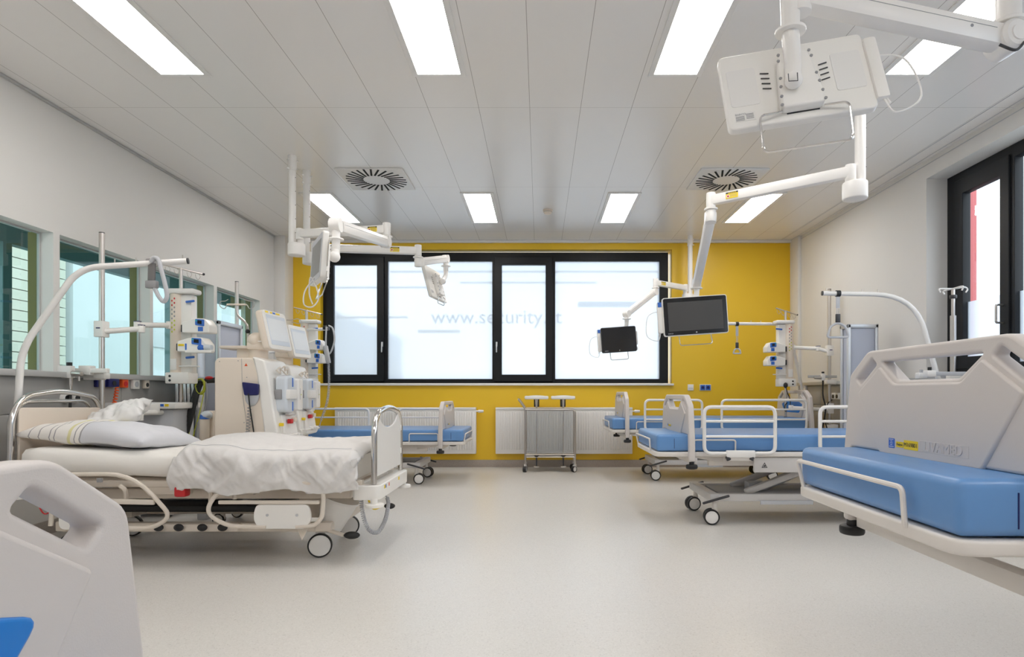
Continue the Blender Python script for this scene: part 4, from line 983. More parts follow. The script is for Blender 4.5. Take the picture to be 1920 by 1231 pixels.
    T.part('screen_front', MB().plate(rc(rect(-.163, .163, -.153, .153), .03), .012, cc+f*.002, u, up, bev=.005), M['shell'], hs)
    T.part('screen_rim', MB().plate(rc(rect(-.135, .14, -.12, .118), .008), .004, cc+f*.008, u, up, bev=.001), M['dialrim'], hs)
    T.part('display', MB().plate(rc(rect(-.125, .13, -.085, .09), .004), .003, cc+f*.010, u, up, bev=.001), M['dialscreen'], hs)
    if full:
        st = MB()
        for a, b, mm in ((-.13, -.09, 'yel'), (-.06, -.035, 'yel'), (-.025, .01, 'bluekey'), (.02, .075, 'yel')):
            st.use(M[mm]).plate(rect(a, b, -.006, .007), .002, cc+f*.009+up*.138, u, up, bev=0)
        T.part('sticker', st, None, hs)
    # castors
    for a in (-.40, -.04):
        for b in (.04, W-.04):
            castor('castor', x+a-T.base[0], y+b-T.base[1], .045, T.root, False, .14, 0)
    # iv pole on the rear with S bend
    if full:
        xp = x-.33
        T.part('bottle_pole', MB().tube(spline([(xp+.03, ym+.05, 1.26), (xp+.03, ym+.05, 1.50), (xp+.01, ym+.05, 1.56), (xp-.05, ym+.05, 1.62), (xp-.06, ym+.05, 1.70)], 8), .009, 10), M['steel'])
        T.part('pole_knob', MB().sph((xp+.03, ym+.05, 1.49), .019, n=12), M['black'])
        T.part('hook_bar', MB().box(xp-.13, xp+.02, ym+.03, ym+.06, 1.695, 1.708, .004), M['cream'])
        for s_ in (-1, 1):
            q = V((xp-.055+s_*.08, ym+.05, 1.70))
            T.part('hook', MB().tube(spline([q, q+V((s_*.02, 0, -.03)), q+V((s_*.055, 0, -.01)), q+V((s_*.05, 0, .025)), q+V((s_*.015, 0, .03)), q+V((-s_*.02, -.02, .04))], 5), .003, 6), M['steel'])
        T.part('rear_tray', MB().box(xp-.14, xp+.14, ym-.06, ym+.14, 1.345, 1.37, .01).box(xp-.02, xp+.12, ym-.03, ym+.1, 1.26, 1.35, .01), M['beige'])
        q = V((x-.02, ym+.21, 1.60)); T.part('wire_hook', MB().tube(spline([q+V((-.04, 0, 0)), q+V((.0, 0, 0)), q+V((.05, 0, .01)), q+V((.08, 0, -.01)), q+V((.06, 0, -.03)), q+V((.0, 0, -.015))], 6), .003, 6), M['steel'])
    return T
dialysis('front dialysis machine with coiled side cord behind the made-up bed', P(515, 0, 4.5)[0]-.015, 4.5, True)
dialysis('rear dialysis machine further from the camera next to the window', P(556, 0, 5.5)[0]+.0, 5.5, False)

# ------------------------------------------------------------------ aluminium framed cabinets / screens
def cabinet(label, x0, x1, y0, y1, ztop, mark=None):
    T = TH('equipment_cabinet', label, 'cabinet', ((x0+x1)/2, (y0+y1)/2, 0))
    T.part('body', MB().box(x0+.02, x1-.02, y0+.015, y1-.015, .06, ztop-.02, .004), M['panelblue'])
    fr = MB()
    for x in (x0, x1-.035):
        for y in (y0, y1-.035): fr.box(x, x+.035, y, y+.035, .0, ztop, .01)
    fr.box(x0, x1, y0, y0+.03, ztop-.04, ztop, .008).box(x0, x1, y1-.03, y1, ztop-.04, ztop, .008).box(x0, x0+.03, y0, y1, ztop-.04, ztop, .008).box(x1-.03, x1, y0, y1, ztop-.04, ztop, .008)
    fr.box(x0, x1, y0, y0+.03, .05, .09, .006)
    T.part('profile_frame', fr, M['alu'])
    T.part('recessed_pull', MB().plate(rc(rect(-.035, .035, -.06, .06), .006), .006, (x0+.13 if mark is None else mark, y0+.014, 1.3), (1, 0, 0), (0, 0, 1), holes=[rc(rect(-.022, .022, -.045, .045), .01)], bev=.001), M['greyl'])
    return T
a = P(352, 0, 5.55)[0]; b = P(411, 0, 5.55)[0]
cabinet('pale blue grey cabinet behind the left infusion tower', a-.05, b, 5.55, 6.0, P(0, 600, 5.55)[2], P(377, 0, 5.56)[0])
a = P(1590, 0, 5.75)[0]; b = P(1648, 0, 5.75)[0]
cabinet('tall pale grey aluminium cabinet by the right wall', a, b, 5.75, 5.91, P(0, 607, 5.75)[2], P(1627, 0, 5.76)[0])
# column of grey aluminium supply profiles below the left tower
T = TH('supply_column', 'grey ribbed aluminium supply column below the left infusion tower', 'supply column', (P(347, 0, 5.3)[0], 5.35, 0))
m = MB(); x0 = P(328, 0, 5.3)[0]; x1 = P(372, 0, 5.3)[0]; n = 6
for k in range(n): m.box(x0+(x1-x0)*k/n, x0+(x1-x0)*(k+.8)/n, 5.3, 5.42, 0.02, 1.50 if k > 3 else 1.12, .006)
T.part('profile', m, M['alu']); T.part('floor_plate', MB().box(x0-.05, x1+.05, 5.25, 5.47, 0, .02, .004), M['grey'])
T.part('cable_tag', MB().box(P(350, 0, 5.28)[0], P(355, 0, 5.28)[0], 5.285, 5.29, P(0, 737, 5.28)[2], P(0, 726, 5.28)[2], .002), M['white'])
# bundle of hoses
T = TH('hose_hook', 'blue wall hook bar carrying the coiled yellow green hose', 'hook', P(380, 712, 5.1))
T.part('bar', MB().cyl(P(366, 712, 5.1), P(384, 712, 5.1), .028, n=16).cyl(P(384, 713, 5.1), P(402, 712, 5.1), .022, n=14), M['panelblue'])
T.part('grip_end', MB().cyl(P(386, 713, 5.095), P(405, 712, 5.095), .024, n=14), M['dark'])
T.part('red_cap', MB().sph(P(392, 708, 5.08), .03, (1.2, .7, .5), 12), M['red'])
T.part('support', MB().beam(P(370, 712, 5.1), P(370, 712, 5.5), .03, .03), M['grey'])
T = TH('yellow_hose', 'coiled yellow green hose hanging from the blue hook bar', 'hose', P(376, 720, 5.05))
m = MB()
for k in range(7):
    o = R.uniform(-2, 2); pts = [P(376+o+(9+o*.5)*math.cos(t), 724+o*.6+(15+o)*math.sin(t), 5.02+.01*k) for t in [i*PI/5 for i in range(11)]]
    m.tube(pts, .0042, 6)
T.part('coil', m, M['hose'])
T.part('tail', MB().tube(spline([P(382, 738, 5.03), P(374, 775, 5.0), P(363, 815, 5.0), P(360, 850, 5.0)], 6), .0042, 6).tube(spline([P(369, 740, 5.03), P(360, 775, 5.0), P(354, 815, 5.0), P(350, 850, 5.0)], 6), .0042, 6), M['hose'])
T = TH('hose_bundle', 'thick black hose bundle slanting down beside the grey column', 'hose', P(350, 800, 5.0))
m = MB()
for k in range(5):
    o = k*2.2; m.tube(spline([P(374+o*.7, 716, 5.07), P(364+o, 735, 5.03), P(352+o, 780, 5.0), P(338+o, 830, 5.0), P(330+o, 860, 5.0)], 6), .012, 8)
T.part('black_hose', m, M['black'])
T.part('grey_hose', MB().tube(spline([P(386, 716, 5.05), P(388, 740, 5.0), P(384, 765, 5.0), P(376, 790, 5.0), P(379, 800, 4.98)], 6), .006, 8).tube(spline([P(371, 740, 5.04), P(370, 790, 5.0), P(366, 840, 5.0)], 6), .005, 8), M['grey'])
T = TH('disinfectant_canister', 'white canister with blue lid left of the front dialysis machine', 'canister', P(386, 800, 4.75))
q = P(386, 0, 4.75)
T.part('body', MB().cyl((q[0]-.01, q[1], .45), (q[0]-.01, q[1], 1-48*4.75/F), .036, n=20, bev=.006).box(q[0]-.055, q[0]+.035, q[1]+.04, q[1]+.12, .0, .86, .02), M['cream'])
T.part('bracket', MB().box(q[0]-.05, q[0]+.03, q[1]-.04, q[1]+.06, 0, .45, .01), M['greyl'])
T.part('lid', MB().cyl((q[0]-.01, q[1], 1-48*4.75/F), (q[0]-.01, q[1], 1-39*4.75/F), .037, .030, n=20), M['bluekey'])
T.part('cover', MB().sph((q[0]-.0, q[1]+.01, 1-41*4.75/F), .045, (1, 1, .8), 14), M['clear'])
# bedside console behind the made-up bed
xa, xb_ = P(205, 0, 4.75)[0], P(322, 0, 4.75)[0]
T = TH('bedside_console', 'white bedside console with narrow tray top behind the made-up bed', 'bedside table', ((xa+xb_)/2, 4.95, 0))
T.part('tray_top', MB().box(xa-.07, xb_+.02, 4.76, 5.12, .875, .925, .01), M['white'])
T.part('drawer_front', MB().box(xa+.03, xb_-.1, 4.752, 4.762, .845, .915, .004), M['shell'])
T.part('sticker', MB().use(M['bluekey']).box(xb_-.095, xb_-.07, 4.756, 4.76, .895, .915, 0).use(M['yel']).box(xb_-.06, xb_-.03, 4.756, 4.76, .895, .915, 0))
T.part('cabinet', MB().box(xa+.10, xb_-.02, 4.80, 5.10, .05, .875, .02), M['greyl'])
for y in (4.83, 5.07):
    for x in (xa+.13, xb_-.05): castor('castor', x-T.base[0], y-T.base[1], .022, T.root, False, .05)
T = TH('oxygen_flowmeter', 'white and brass gas outlet with black hose on left panel', 'flowmeter', P(130, 697, 4.35))
q = P(130, 697, 4.35)
T.part('block', MB().box(q[0]-.16, q[0]+.025, q[1]-.025, q[1]+.025, q[2]-.045, q[2]+.045, .006), M['white'])
T.part('cap', MB().cyl(q+V((0, 0, .045)), q+V((0, 0, .07)), .018), M['black'])
T.part('valve', MB().cyl(q+V((.02, 0, -.01)), q+V((.10, -.01, -.015)), .022, .018, n=16, bev=.004).cyl(q+V((.07, 0, -.02)), q+V((.07, 0, -.065)), .008), M['steel'])
T.part('coupling', MB().cyl(q+V((.008, 0, -.045)), q+V((.008, 0, -.10)), .016, .013).cyl(q+V((.008, 0, -.10)), q+V((.008, 0, -.15)), .009), M['chrome'])
T.part('hose', MB().tube(spline([q+V((.008, 0, -.15)), q+V((.006, 0, -.25)), q+V((.0, 0, -.42)), q+V((-.02, .02, -.6))], 5), .010, 8), M['black'])
for i, (px, lb) in enumerate(((119, 'round white gas outlet on left panel, left of pair'), (138, 'round white gas outlet on left panel, right of pair'))):
    q = at_left(px, 746); T = TH('gas_outlet', lb, 'gas outlet', q)
    T.part('ring', MB().cyl(q, q+V((.03, 0, 0)), .04, .036, n=22, bev=.004), M['white']); T.part('centre', MB().cyl(q+V((.03, 0, 0)), q+V((.035, 0, 0)), .022, n=18), M['black'])
T = TH('rail_clamp', 'white clamp block joining the steel pole to left panel', 'clamp', P(160, 694, 4.45))
q = P(165, 694, 4.45); T.part('block', MB().box(q[0]-.05, q[0]+.03, q[1]-.03, q[1]+.04, q[2]-.035, q[2]+.035, .005).box(q[0]-.16, q[0]+.15, q[1]-.02, q[1]+.02, q[2]-.02, q[2]+.015, .004), M['shell'])
# right hand side items above the grey panel, behind the near board
for i, (px, py, dd, lb) in enumerate(((1743, 699, 4.6, 'white wall outlet with black knob above the near right board'), (1727, 703, 4.9, 'small white wall outlet left of the black knob outlet'))):
    q = P(px, py, dd); T = TH('gas_outlet', lb, 'gas outlet', q)
    T.part('block', MB().box(q[0]-.035, q[0]+.035, q[1]-.03, q[1]+.03, q[2]-.03, q[2]+.02, .008), M['white'])
    T.part('knob', MB().cyl(q+V((0, 0, .02)), q+V((0, 0, .045)), .014), M['black'] if i == 0 else M['greyl'])
    T.part('bracket', MB().box(q[0]+.03, XR-.02, q[1]-.015, q[1]+.015, q[2]-.02, q[2]+.01, .003), M['greyl'])
q = P(1543, 708, 6.75); T = TH('oxygen_flowmeter', 'white gas outlet with black hose left of the right steel pole', 'flowmeter', q)
T.part('block', MB().box(q[0]-.02, q[0]+.02, q[1]-.02, q[1]+.02, q[2]-.03, q[2]+.05, .006), M['white'])
T.part('rail', MB().box(q[0]-.16, XR-.069, q[1]+.02, q[1]+.03, q[2]+.0, q[2]+.03, .003), M['ledge'])
T.part('cap', MB().cyl(q+V((0, 0, .05)), q+V((0, 0, .07)), .015), M['black'])
T.part('valve', MB().cyl(q+V((-.02, 0, .0)), q+V((-.10, 0, .0)), .018, .012, n=14), M['steel'])
T.part('hose', MB().tube(spline([q+V((0, 0, -.03)), q+V((.0, 0, -.2)), q+V((.02, -.02, -.35)), q+V((.0, .02, -.6))], 5), .009, 8).tube(spline([q+V((.15, .1, -.25)), q+V((.05, 0, -.3)), q+V((.02, 0, -.45)), q+V((.06, 0, -.62))], 5), .006, 8), M['black'])
q = P(1473, 722, 6.92); T = TH('power_cable', 'black plug and dangling cable below the right infusion tower', 'cable', q)
T.part('plug', MB().sph(q, .028, (.9, .9, 1.2), 12), M['black'])
T.part('cable', MB().tube(spline([q, q+V((.02, 0, -.08)), q+V((.05, 0, -.16)), q+V((.05, 0, -.24)), q+V((.0, 0, -.30)), q+V((-.01, 0, -.24)), q+V((.02, 0, -.2))], 6), .005, 6), M['black'])

# ------------------------------------------------------------------ two-lid steel trolley
d = 7.63
def tq(px, py, dd=7.63): return P(px, py, dd)
T = TH('laundry_trolley', 'steel tube trolley with two flat white lids before the radiator', 'trolley', (.13, 7.7, 0))
zb_ = 1-119*d/F; zt_ = 1-30*d/F
xl, xr = -.185, .45; yn, yf = 7.60, 7.86
for y in (yn, yf):
    T.part('side_frame', MB().tube(rpath([(xl, y, .09), (xl, y, zt_), ] if False else [(xl, y, .09), (xl, y, zt_+.01), (xl-.085, y, 1-11*d/F)], .03), .0125, 10), M['steel'])
    T.part('front_frame', MB().tube(rpath([(xl, y, zt_), (xr, y, zt_), (xr, y, .09)], .045), .0125, 10), M['steel'])
T.part('push_handle', MB().cyl((xl-.085, yn, 1-11*d/F), (xl-.085, yf, 1-11*d/F), .0125, n=10), M['chrome'])
for z in (zb_, zb_+.03): T.part('bottom_rail', MB().cyl((xl, yn, z), (xr, yn, z), .008, n=8).cyl((xl, yf, z), (xr, yf, z), .008, n=8), M['steel'])
T.part('bottom_shelf', MB().box(xl, xr, yn, yf, zb_-.004, zb_+.004, .002), M['steel'])
T.part('sack', MB().box(xl+.02, xr-.02, yn+.02, yn+.03, zb_+.03, zt_-.01, .003).box(xl+.02, xr-.02, yf-.03, yf-.02, zb_+.03, zt_-.01, .003), M['film'])
for px in (1006, 1056):
    x = (px-VX)*d/F; y = 7.7
    T.part('lid', MB().box(x-.152, x+.152, y-.11, y+.14, 1-9*d/F-.015, 1-9*d/F+.028, .012).sph((x, y, 1-9*d/F+.022), .12, (1, .8, .12), 18), M['white'])
    T.part('lid_stem', MB().cyl((x, y-.09, 1-9*d/F-.01), (x, y-.09, zt_), .020, .010, n=12).cyl((x, y-.09, zt_), (x, y-.09, zb_), .005, n=8), M['steel'])
    T.part('lid_hinge', MB().box(x-.035, x+.035, y+.02, y+.06, zt_+.03, 1-9*d/F-.01, .006), M['dark'])
    T.part('pedal_rod', MB().cyl((x, y-.09, zb_), (x, y-.09, .075), .012, .007, n=10).cyl((x-.0, y-.09, zb_+.02), (x, y-.09, zb_), .035, .02, n=12), M['dark'])
    T.part('pedal', MB().box(x-.035, x+.035, y-.16, y-.07, .065, .078, .004), M['steel'])
for x in (xl, xr):
    for y in (yn, yf):
        c_ = castor('castor', x-T.base[0], y-T.base[1], .038, T.root, False, .10, .8 if x > 0 else 1.4)

# ------------------------------------------------------------------ the made-up older bed
yc = 3.92
T = TH('older_hospital_bed', 'beige older hospital bed with chrome ends and striped pillow, left', 'hospital bed', (-2.1, yc, 0), 'hospital beds')
def mtop(x): # top of the mattress along the bed
    t = (x+1.08)/(-3.06+1.08); return .628+.055*max(0, t-.35)/.65
nx, ny = 60, 26; vs = []; fs = []
xs0, xs1, W = -3.06, -1.10, .405
prof = [(-W+.0, .0), (-W-.012, .03), (-W-.004, .105), (-W+.03, .135)]
prof = [(-W+.02, 0), (-W-.008, .02), (-W-.012, .06), (-W-.006, .105), (-W+.02, .132)]+[(-W+.06+(2*W-.12)*i/12, .138) for i in range(13)]+[(W-.02, .132), (W+.006, .105), (W+.012, .06), (W+.008, .02), (W-.02, 0)]
for i in range(nx+1):
    x = xs0+(xs1-xs0)*i/nx
    for (a, z) in prof:
        nz = noise.noise(V((x*2.2, a*3, z*14)))*.010*(1 if abs(a) > W-.03 else .4)
        e = 1-.06*max(0, abs(i/nx-.5)-.47)/.03
        vs.append((x, yc+a*e+(nz if abs(a) > W-.03 else 0), mtop(x)-.14+z*(1 if .02 < i/nx < .98 else .93)+nz*.5))
k = len(prof)
for i in range(nx):
    for j in range(k): fs.append([i*k+j, i*k+(j+1) % k, (i+1)*k+(j+1) % k, (i+1)*k+j])
fs.append(list(range(k))[::-1]); fs.append([nx*k+j for j in range(k)])
T.part('sheeted_mattress', MB().add(vs, fs), M['sheet'], ang=60)
yn, yf = yc-.37, yc+.30
# frame under mattress
T.part('lying_frame', MB().box(-3.08, -1.05, yn-.02, yn+.03, .445, .485, .008).box(-3.08, -1.05, yf+.04, yf+.09, .445, .485, .008).box(-3.0, -1.1, yc-.3, yc+.3, .47, .49, .004).box(-2.2, -2.14, yn, yf+.05, .44, .48, .004), M['beige'])
T.part('chassis', MB().box(-2.95, -1.15, yn+.08, yn+.13, .36, .42, .006).box(-2.95, -1.15, yf-.03, yf+.02, .36, .42, .006).box(-2.32, -2.08, yn-.01, yn+.04, .40, .47, .006).box(-1.95, -1.7, yn-.0, yn+.05, .395, .44, .006), M['beige'])
T.part('black_tray', MB().box(-2.75, -1.65, yc-.2, yc+.25, .26, .30, .01), M['black'])
T.part('white_motor', MB().box(-2.45, -1.9, yc-.05, yc+.1, .31, .36, .01).cyl((-1.9, yc-.08, .33), (-1.45, yc-.08, .37), .022), M['white'])
T.part('lift_column', MB().box(-2.75, -2.62, yc-.08, yc+.08, .2, .46, .01), M['beige']); T.part('lift_column', MB().box(-1.55, -1.42, yc-.08, yc+.08, .2, .46, .01), M['beige'])
bz = .185
T.part('base_frame', MB().box(-2.9, -1.28, yc-.30, yc-.25, bz-.025, bz+.03, .008).box(-2.9, -1.28, yc+.24, yc+.29, bz-.025, bz+.03, .008).box(-2.93, -2.86, yc-.31, yc+.30, bz-.02, bz+.04, .008).box(-1.36, -1.26, yc-.31, yc+.30, bz-.02, bz+.035, .008), M['beige'])
fp = T.part('foot_pedal_bar', MB().box(-2.30, -1.80, yc-.36, yc-.30, bz-.01, bz+.035, .008), M['beige'])
for x in (-2.26, -2.14, -2.0, -1.88): T.part('pedal', MB().sph((x, yc-.38, bz+.02), .03, (1, .5, .75), 14), M['black'], fp)
for x, a in ((-1.345, .25), (-2.86, .0)):
    for y in (3.66, 4.21):
        cz = .0725; mx = Matrix.Translation((x, y, 0)) @ Matrix.Rotation(a, 4, 'Z')
        c_ = MB(mx).cyl((.0, .02, cz), (.0, .02, .19), .019).box(-.03, .03, .005, .03, cz-.01, .165, .008).build('castor', M['shell'], T.root, T.base)
        N = 30; vs = []; fs = []
        pr = [(-.013, .064), (-.017, .069), (-.010, .0725), (.010, .0725), (.017, .069), (.013, .064)]
        for j in range(N):
            an = 2*PI*j/N
            for (q0, rr) in pr: vs.append((rr*math.cos(an), -.012+q0, cz+rr*math.sin(an)))
        for j in range(N):
            for i in range(5): fs.append([j*6+i, j*6+i+1, ((j+1) % N)*6+i+1, ((j+1) % N)*6+i])
        MB(mx).add(vs, fs).build('tyre', M['black'], c_, T.base)
        MB(mx).cyl((0, -.026, cz), (0, .004, cz), .064, n=30, bev=.004).build('wheel_cover', M['white'], c_, T.base)
T.part('brake_pedal', MB().beam((-1.30, yc-.28, .17), (-1.17, yc-.34, .15), .03, .016, .004), M['beige'])
T.part('brake_pad', MB().sph((-1.12, yc-.36, .155), .038, (1.3, .6, .6), 14), M['black'])
T.part('brake_pad', MB().sph((-1.04, yc+.22, .22), .035, (1.1, .7, .6), 14), M['black'])
# lowered side rails on the near side
yr = 3.44
def rl(pts): return [V((P(a, 0, yr)[0], yr, P(0, b, yr)[2])) for a, b in pts]
o = T.part('side_rail', MB().tube(rpath(rl([(95, 985), (100, 930), (100, 889), (250, 888), (322, 968), (285, 990), (205, 989)]), [0, .05, .06, .22, .12, .05, 0]), .0125, 10), M['beige'])
T.part('rail_bar', MB().beam(rl([(95, 937)])[0], rl([(290, 941)])[0], .02, .03, .006), M['beige'], o)
T.part('rail_plate', MB().plate(rc([(-.15, -.075), (.15, -.075), (.15, .075), (-.15, .075)], .04), .016, rl([(160, 968)])[0], (1, 0, 0), (0, 0, 1), bev=.005), M['shell'], o)
o = T.part('side_rail', MB().tube(rpath(rl([(500, 987), (425, 986), (385, 960), (404, 925), (440, 905), (600, 905), (607, 930), (604, 970), (590, 985), (555, 987)]), [0, .09, .09, .06, .05, .02, .05, .05, .05, 0]), .0125, 10), M['beige'])
T.part('rail_bar', MB().beam(rl([(410, 941)])[0], rl([(600, 941)])[0], .02, .022, .006), M['beige'], o)
pc = rl([(530, 968)])[0]
T.part('rail_plate', MB().plate(rc([(-.135, -.07), (.135, -.07), (.165, -.02), (.165, .02), (.15, .07), (-.15, .07), (-.165, .02), (-.165, -.02)], .03), .016, pc, (1, 0, 0), (0, 0, 1), bev=.005), M['shell'], o)
T.part('rail_screw', MB().cyl(pc+V((-.085, -.0085, .01)), pc+V((-.085, -.011, .01)), .008, n=12).cyl(pc+V((.085, -.0085, .01)), pc+V((.085, -.011, .01)), .008, n=12), M['greyl'], o)
T.part('rail_bracket', MB().plate([(-.04, .05), (.05, .05), (.0, -.05)], .012, rl([(560, 1000)])[0]+V((0, .05, 0)), (1, 0, 0), (0, 0, 1), bev=.002), M['beige'])
T.part('release_knob', MB().box(P(325, 0, yr)[0], P(347, 0, yr)[0], yr, yr+.06, P(0, 932, yr)[2], P(0, 912, yr)[2], .012), M['red'])
T.part('emergency_label', MB().box(P(176, 0, yr)[0], P(186, 0, yr)[0], yr+.02, yr+.03, P(0, 905, yr)[2], P(0, 897, yr)[2], .002), M['grey'])
for px, pz in ((225, .40), (385, .40), (430, .42)): T.part('latch', MB().tube(spline([(P(px, 0, 3.5)[0], 3.5, pz+.06), (P(px, 0, 3.5)[0]+.03, 3.5, pz+.03), (P(px, 0, 3.5)[0]+.02, 3.52, pz-.04)], 5), .013, 8), M['beige'])
# foot end
xf = -.985
T.part('footboard_loop', MB().tube(rpath([(xf, yn, .46), (xf, yn+.005, .80), (xf, yn+.08, .882), (xf, yc-.03, .915), (xf, yf-.08, .878), (xf, yf-.005, .80), (xf, yf, .46)], [0, .12, .12, .2, .12, .12, 0]), .0175, 14), M['chrome'])
fbp = rc([(yn+.025, .50), (yf-.02, .50), (yf-.025, .80), (yf-.04, .85), (yf-.08, .862), (yc+.12, .80), (yc-.03, .778), (yc-.18, .80), (yn+.08, .865), (yn+.04, .85), (yn+.03, .80)], [.01, .01, .05, .01, .005, .1, .1, .1, .005, .01, .05])
T.part('footboard_panel', MB().plate(fbp, .012, (xf, 0, 0), (0, 1, 0), (0, 0, 1), bev=.004), M['white'])
for y in (yn+.02, yf-.02):
    for z in (.60, .76): T.part('panel_clip', MB().box(xf-.012, xf+.012, y-.018, y+.018, z-.02, z+.02, .004), M['white'])
T.part('foot_beam', MB().plate(rc([(-1.10, yn-.045), (xf+.045, yn-.045), (xf+.045, yf+.05), (-1.10, yf+.05)], [.02, .05, .05, .02]), .085, (0, 0, .415), holes=[rc([(-1.07, yn+.04), (xf-.04, yn+.04), (xf-.04, yf-.04), (-1.07, yf-.04)], .01)], bev=.006), M['shell'])
st = MB()
for a, b, mm in ((.06, .085, 'yel'), (.09, .11, 'bluekey'), (.17, .185, 'orange'), (.42, .45, 'yel')): st.use(M[mm]).box(xf+.0445, xf+.0465, yn+a, yn+b, .425, .445, 0)
T.part('sticker', st)
for y in (yn-.03, yf+.035): T.part('roller', MB().cyl((xf+.01, y, .33), (xf+.01, y, .352), .055, n=26, bev=.006).cyl((xf+.01, y, .352), (xf+.01, y, .38), .02), M['shell'])
T.part('grab_hook', MB().tube(spline([(xf-.05, yn+.05, .38), (xf-.03, yn+.03, .33), (xf+.0, yn+.02, .31), (xf+.05, yn+.03, .33)], 5), .006, 8), M['yel'])
T.part('coiled_cord', MB().coil([P(677, 910, 3.6), P(679, 955, 3.6), P(690, 990, 3.62), P(708, 997, 3.7), P(722, 975, 3.85), P(728, 945, 4.0), P(726, 932, 4.05)], .010, .004, 60).tube(spline([P(726, 932, 4.05), P(720, 925, 4.1), P(712, 920, 4.1)], 4), .005, 6), M['greyl'])
# head end
xh = -3.13
T.part('headboard_loop', MB().tube(rpath([(xh, yn-.02, .46), (xh-.0, yn-.01, .88), (xh, yn+.08, .985), (xh, yc+.0, 1.02), (xh, yf-.02, .975), (xh, yf+.04, .88), (xh, yf+.04, .46)], [0, .12, .12, .2, .12, .1, 0]), .0175, 14), M['chrome'])
T.part('headboard_loop', MB().tube(rpath([(xh-.03, yn+.02, .46), (xh-.03, yn+.03, .86), (xh-.03, yn+.1, .95), (xh-.03, yf-.06, .95), (xh-.03, yf, .86), (xh-.03, yf, .46)], .08), .0125, 12), M['chrome'])
T.part('headboard_panel', MB().plate(rc([(yn+.02, .5), (yf+.02, .5), (yf+.02, .90), (yn+.02, .915)], .03), .016, (xh+.01, 0, 0), (0, 1, 0), (0, 0, 1), bev=.004), M['cream'])
T.part('head_beam', MB().plate(rc([(-3.18, yn-.045), (-3.05, yn-.045), (-3.05, yf+.07), (-3.18, yf+.07)], .04), .085, (0, 0, .415), bev=.006), M['shell'])
T.part('red_cable', MB().tube(spline([P(62, 905, 3.55), P(70, 940, 3.5), P(84, 963, 3.5), P(104, 948, 3.5), P(122, 925, 3.5)], 6), .004, 6), M['red'])

trapeze(T.root, [P(28, 850, 3.62), P(40, 655, 3.66), P(148, 502, 3.78), P(352, 489, 3.95)], .0195, .12)
# white bucket hanging below the foot end
T2 = TH('plastic_bucket', 'translucent white plastic bucket hanging under the foot of the bed', 'bucket', (-1.27, 3.74, .15))
mx = Matrix.Translation((-1.27, 3.74, .285)) @ Matrix.Rotation(.35, 4, 'Y')
T2.part('bucket', MB(mx).tube([(0, 0, .06), (0, 0, -.13), (0, 0, -.15)], [.115, .075, .055], 28), M['white'])
T2.part('rim', MB(mx).tube([(0, 0, .052), (0, 0, .066)], .12, 28), M['white'])
T2.part('hanger', MB().beam((-1.27, 3.74, .33), (-1.27, 3.74, .43), .05, .01, .002), M['bedmetal'])

# pillows and duvet
def pillow(name, label, loc, a, b, h, rot, m, seed, wr=.012, sag=0):
    n = 40; vs = []; fs = []
    for side in (1, -1):
        for i in range(n+1):
            for j in range(n+1):
                u, v = i/n*2-1, j/n*2-1
                prof_ = max(0, (1-abs(u)**2.6))*max(0, (1-abs(v)**2.6)); z = h*prof_**.42
                pin = 1-.10*(1-abs(u)**2)*abs(v)**4; pin2 = 1-.10*(1-abs(v)**2)*abs(u)**4
                w = noise.noise(V((u*2.2+seed, v*2.2, side*3)))*wr*2+noise.noise(V((u*6+seed, v*6, side)))*wr*.6
                zz = side*(z*(1 if side > 0 else .35))+w*prof_**.3+sag*u
                vs.append((u*a*pin2, v*b*pin, zz))
    N = n+1
    for s_ in (0, 1):
        for i in range(n):
            for j in range(n):
                o = s_*N*N; f = [o+i*N+j, o+(i+1)*N+j, o+(i+1)*N+j+1, o+i*N+j+1]; fs.append(f if s_ == 0 else f[::-1])
    ob = MB().add(vs, fs)
    me = ob.build(name, m, None, None, 80)
    bm_ = bmesh.new(); bm_.from_mesh(me.data); bmesh.ops.remove_doubles(bm_, verts=bm_.verts, dist=.0006); bm_.to_mesh(me.data); bm_.free(); me.data.shade_smooth()
    me.location = loc; me.rotation_euler = rot
    tag(me, label, 'pillow', 'pillows on the made-up bed'); return me
pillow('pillow', 'large pillow with thin stripes lying flat on made-up bed', (-2.72, 3.83, .705), .40, .30, .115, (math.radians(-4), math.radians(3.5), math.radians(-3)), M['stripe'], 3)
pillow('pillow', 'small crumpled white pillow behind the striped pillow', (-2.93, 4.14, .835), .20, .17, .07, (math.radians(18), math.radians(-20), math.radians(15)), M['pill'], 9, .03)

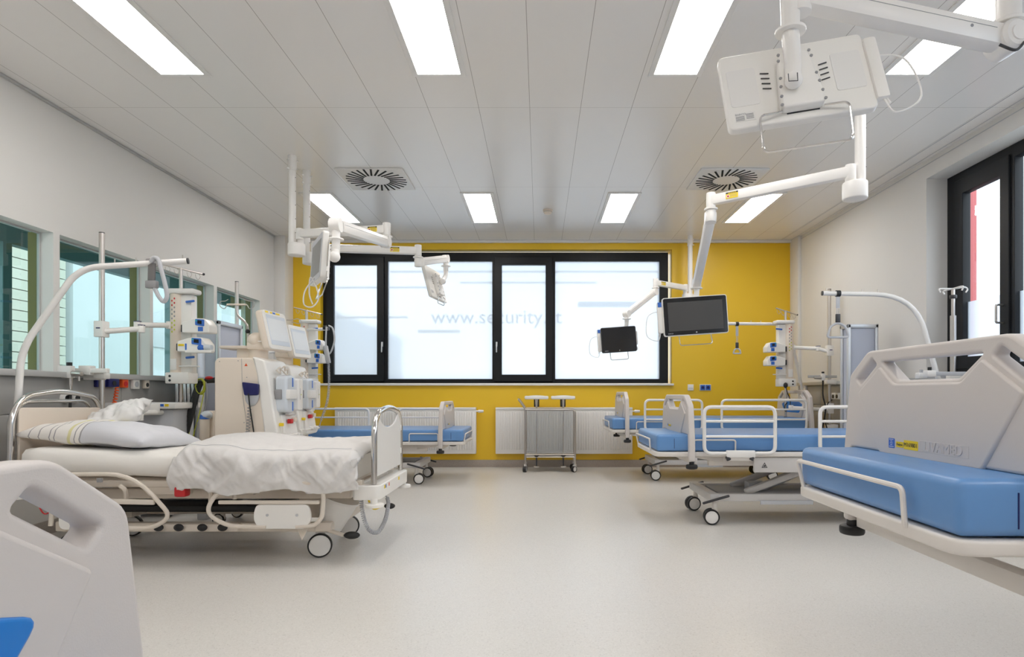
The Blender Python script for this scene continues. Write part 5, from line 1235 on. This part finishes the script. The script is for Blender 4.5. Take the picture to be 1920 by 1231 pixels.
# duvet: one sheet draped over the lower two thirds of the bed
nu, nv = 150, 150; vs = []; fs = []
dx0, dx1 = -2.11, -1.055
def duv(u, v, under=0):
    x = dx0+(dx1-dx0)*u
    # v runs from near hem up over the top to the far hem
    zt = .705-.035*u+.012*math.sin(u*9)
    hem = .435+.015*math.sin(u*13)+.02*noise.noise(V((u*5, 3, 0)))
    if v < .26:
        t = v/.26; ang = min(1, max(0, (t-.72)/.28))
        y = yc-.475-.018*math.sin(t*PI)+.07*ang**1.6; z = hem+(zt-.02-hem)*(t if t < .72 else .72+(.28)*math.sin(ang*PI/2))
        if t >= .72: z = hem+(zt-.02-hem)*.72+(zt-.02-hem)*.28*math.sin(ang*PI/2)
        amp = .034*(1-.45*t)
        w1 = noise.noise(V((x*7+z*6, z*4, 1.7))); w2 = noise.noise(V((x*8-z*7, z*4+x*2, 4))); w3 = noise.noise(V((x*17+z*13, z*6, 7)))
        y -= amp*(.8*w1+.8*(1-2.6*abs(w2))+.32*(1-2.4*abs(w3)))
        x += .012*noise.noise(V((x*4, z*12, 8)))-.03*(1-t)*(1-u)
    elif v > .86:
        t = (v-.86)/.14; y = yc+.42+.05*math.sin(t*PI/2); z = zt+.005-(.18)*t**1.5
    else:
        t = (v-.26)/.60; y = yc-.405+.825*t; z = zt-.02+.055*math.sin(PI*min(1, t*1.1))**.7 if t*1.1 < 1 else zt-.02+.0
        z = zt-.02+.045*max(0, math.sin(PI*t))**.6
        z += .014*noise.noise(V((x*5, y*6, 2)))+.007*noise.noise(V((x*14, y*13, 5)))
    e = min(u, 1-u)
    if e < .05 and .2 < v: z -= .05*(1-e/.05)**2*(1 if u > .5 else .7)
    if u > .9 and v < .27: x -= .0; y += .02*((u-.9)/.1)**2
    return V((x, y, z))
for i in range(nu+1):
    for j in range(nv+1): vs.append(duv(i/nu, j/nv))
for i in range(nu):
    for j in range(nv): fs.append([i*(nv+1)+j, (i+1)*(nv+1)+j, (i+1)*(nv+1)+j+1, i*(nv+1)+j+1])
D = MB().add(vs, fs).build('duvet', M['duvet'], None, None, 80)
so = D.modifiers.new('s', 'SOLIDIFY'); so.thickness = .02; so.offset = -1
tag(D, 'rumpled pale duvet covering the lower part of the made-up bed', 'duvet')
s_ = MB().tube([duv(i/60, .262)+V((0, -.004, .006)) for i in range(3, 58)], .0014, 5).build('seam', M['greyl'], D)
s_.name = 'hem_seam'

# ------------------------------------------------------------------ light
w = bpy.data.worlds.new('world'); sc.world = w; w.use_nodes = True; nt = w.node_tree
bg = nt.nodes['Background']
tc = nt.nodes.new('ShaderNodeTexCoord'); nz = nt.nodes.new('ShaderNodeTexNoise'); nz.inputs['Scale'].default_value = 2.5
nt.links.new(tc.outputs['Generated'], nz.inputs['Vector'])
r = nt.nodes.new('ShaderNodeValToRGB'); r.color_ramp.elements[0].position = .3; r.color_ramp.elements[0].color = (.76, .87, 1, 1); r.color_ramp.elements[1].position = .7; r.color_ramp.elements[1].color = (.93, .97, 1, 1)
nt.links.new(nz.outputs['Fac'], r.inputs[0]); nt.links.new(r.outputs[0], bg.inputs['Color']); bg.inputs['Strength'].default_value = 2.0
for o in [o for o in bpy.data.objects if o.type == 'MESH' and o.name.startswith('diffuser')]: pass
sc.view_settings.view_transform = 'Standard'; sc.view_settings.look = 'None'; sc.view_settings.exposure = .78; sc.view_settings.gamma = 1
sc.view_settings.use_curve_mapping = False
sc.cycles.max_bounces = 12; sc.cycles.diffuse_bounces = 8; sc.cycles.glossy_bounces = 4; sc.cycles.transmission_bounces = 6; sc.cycles.transparent_max_bounces = 12
sc.cycles.use_denoising = True; sc.cycles.caustics_reflective = False; sc.cycles.caustics_refractive = False; sc.cycles.sample_clamp_indirect = 6
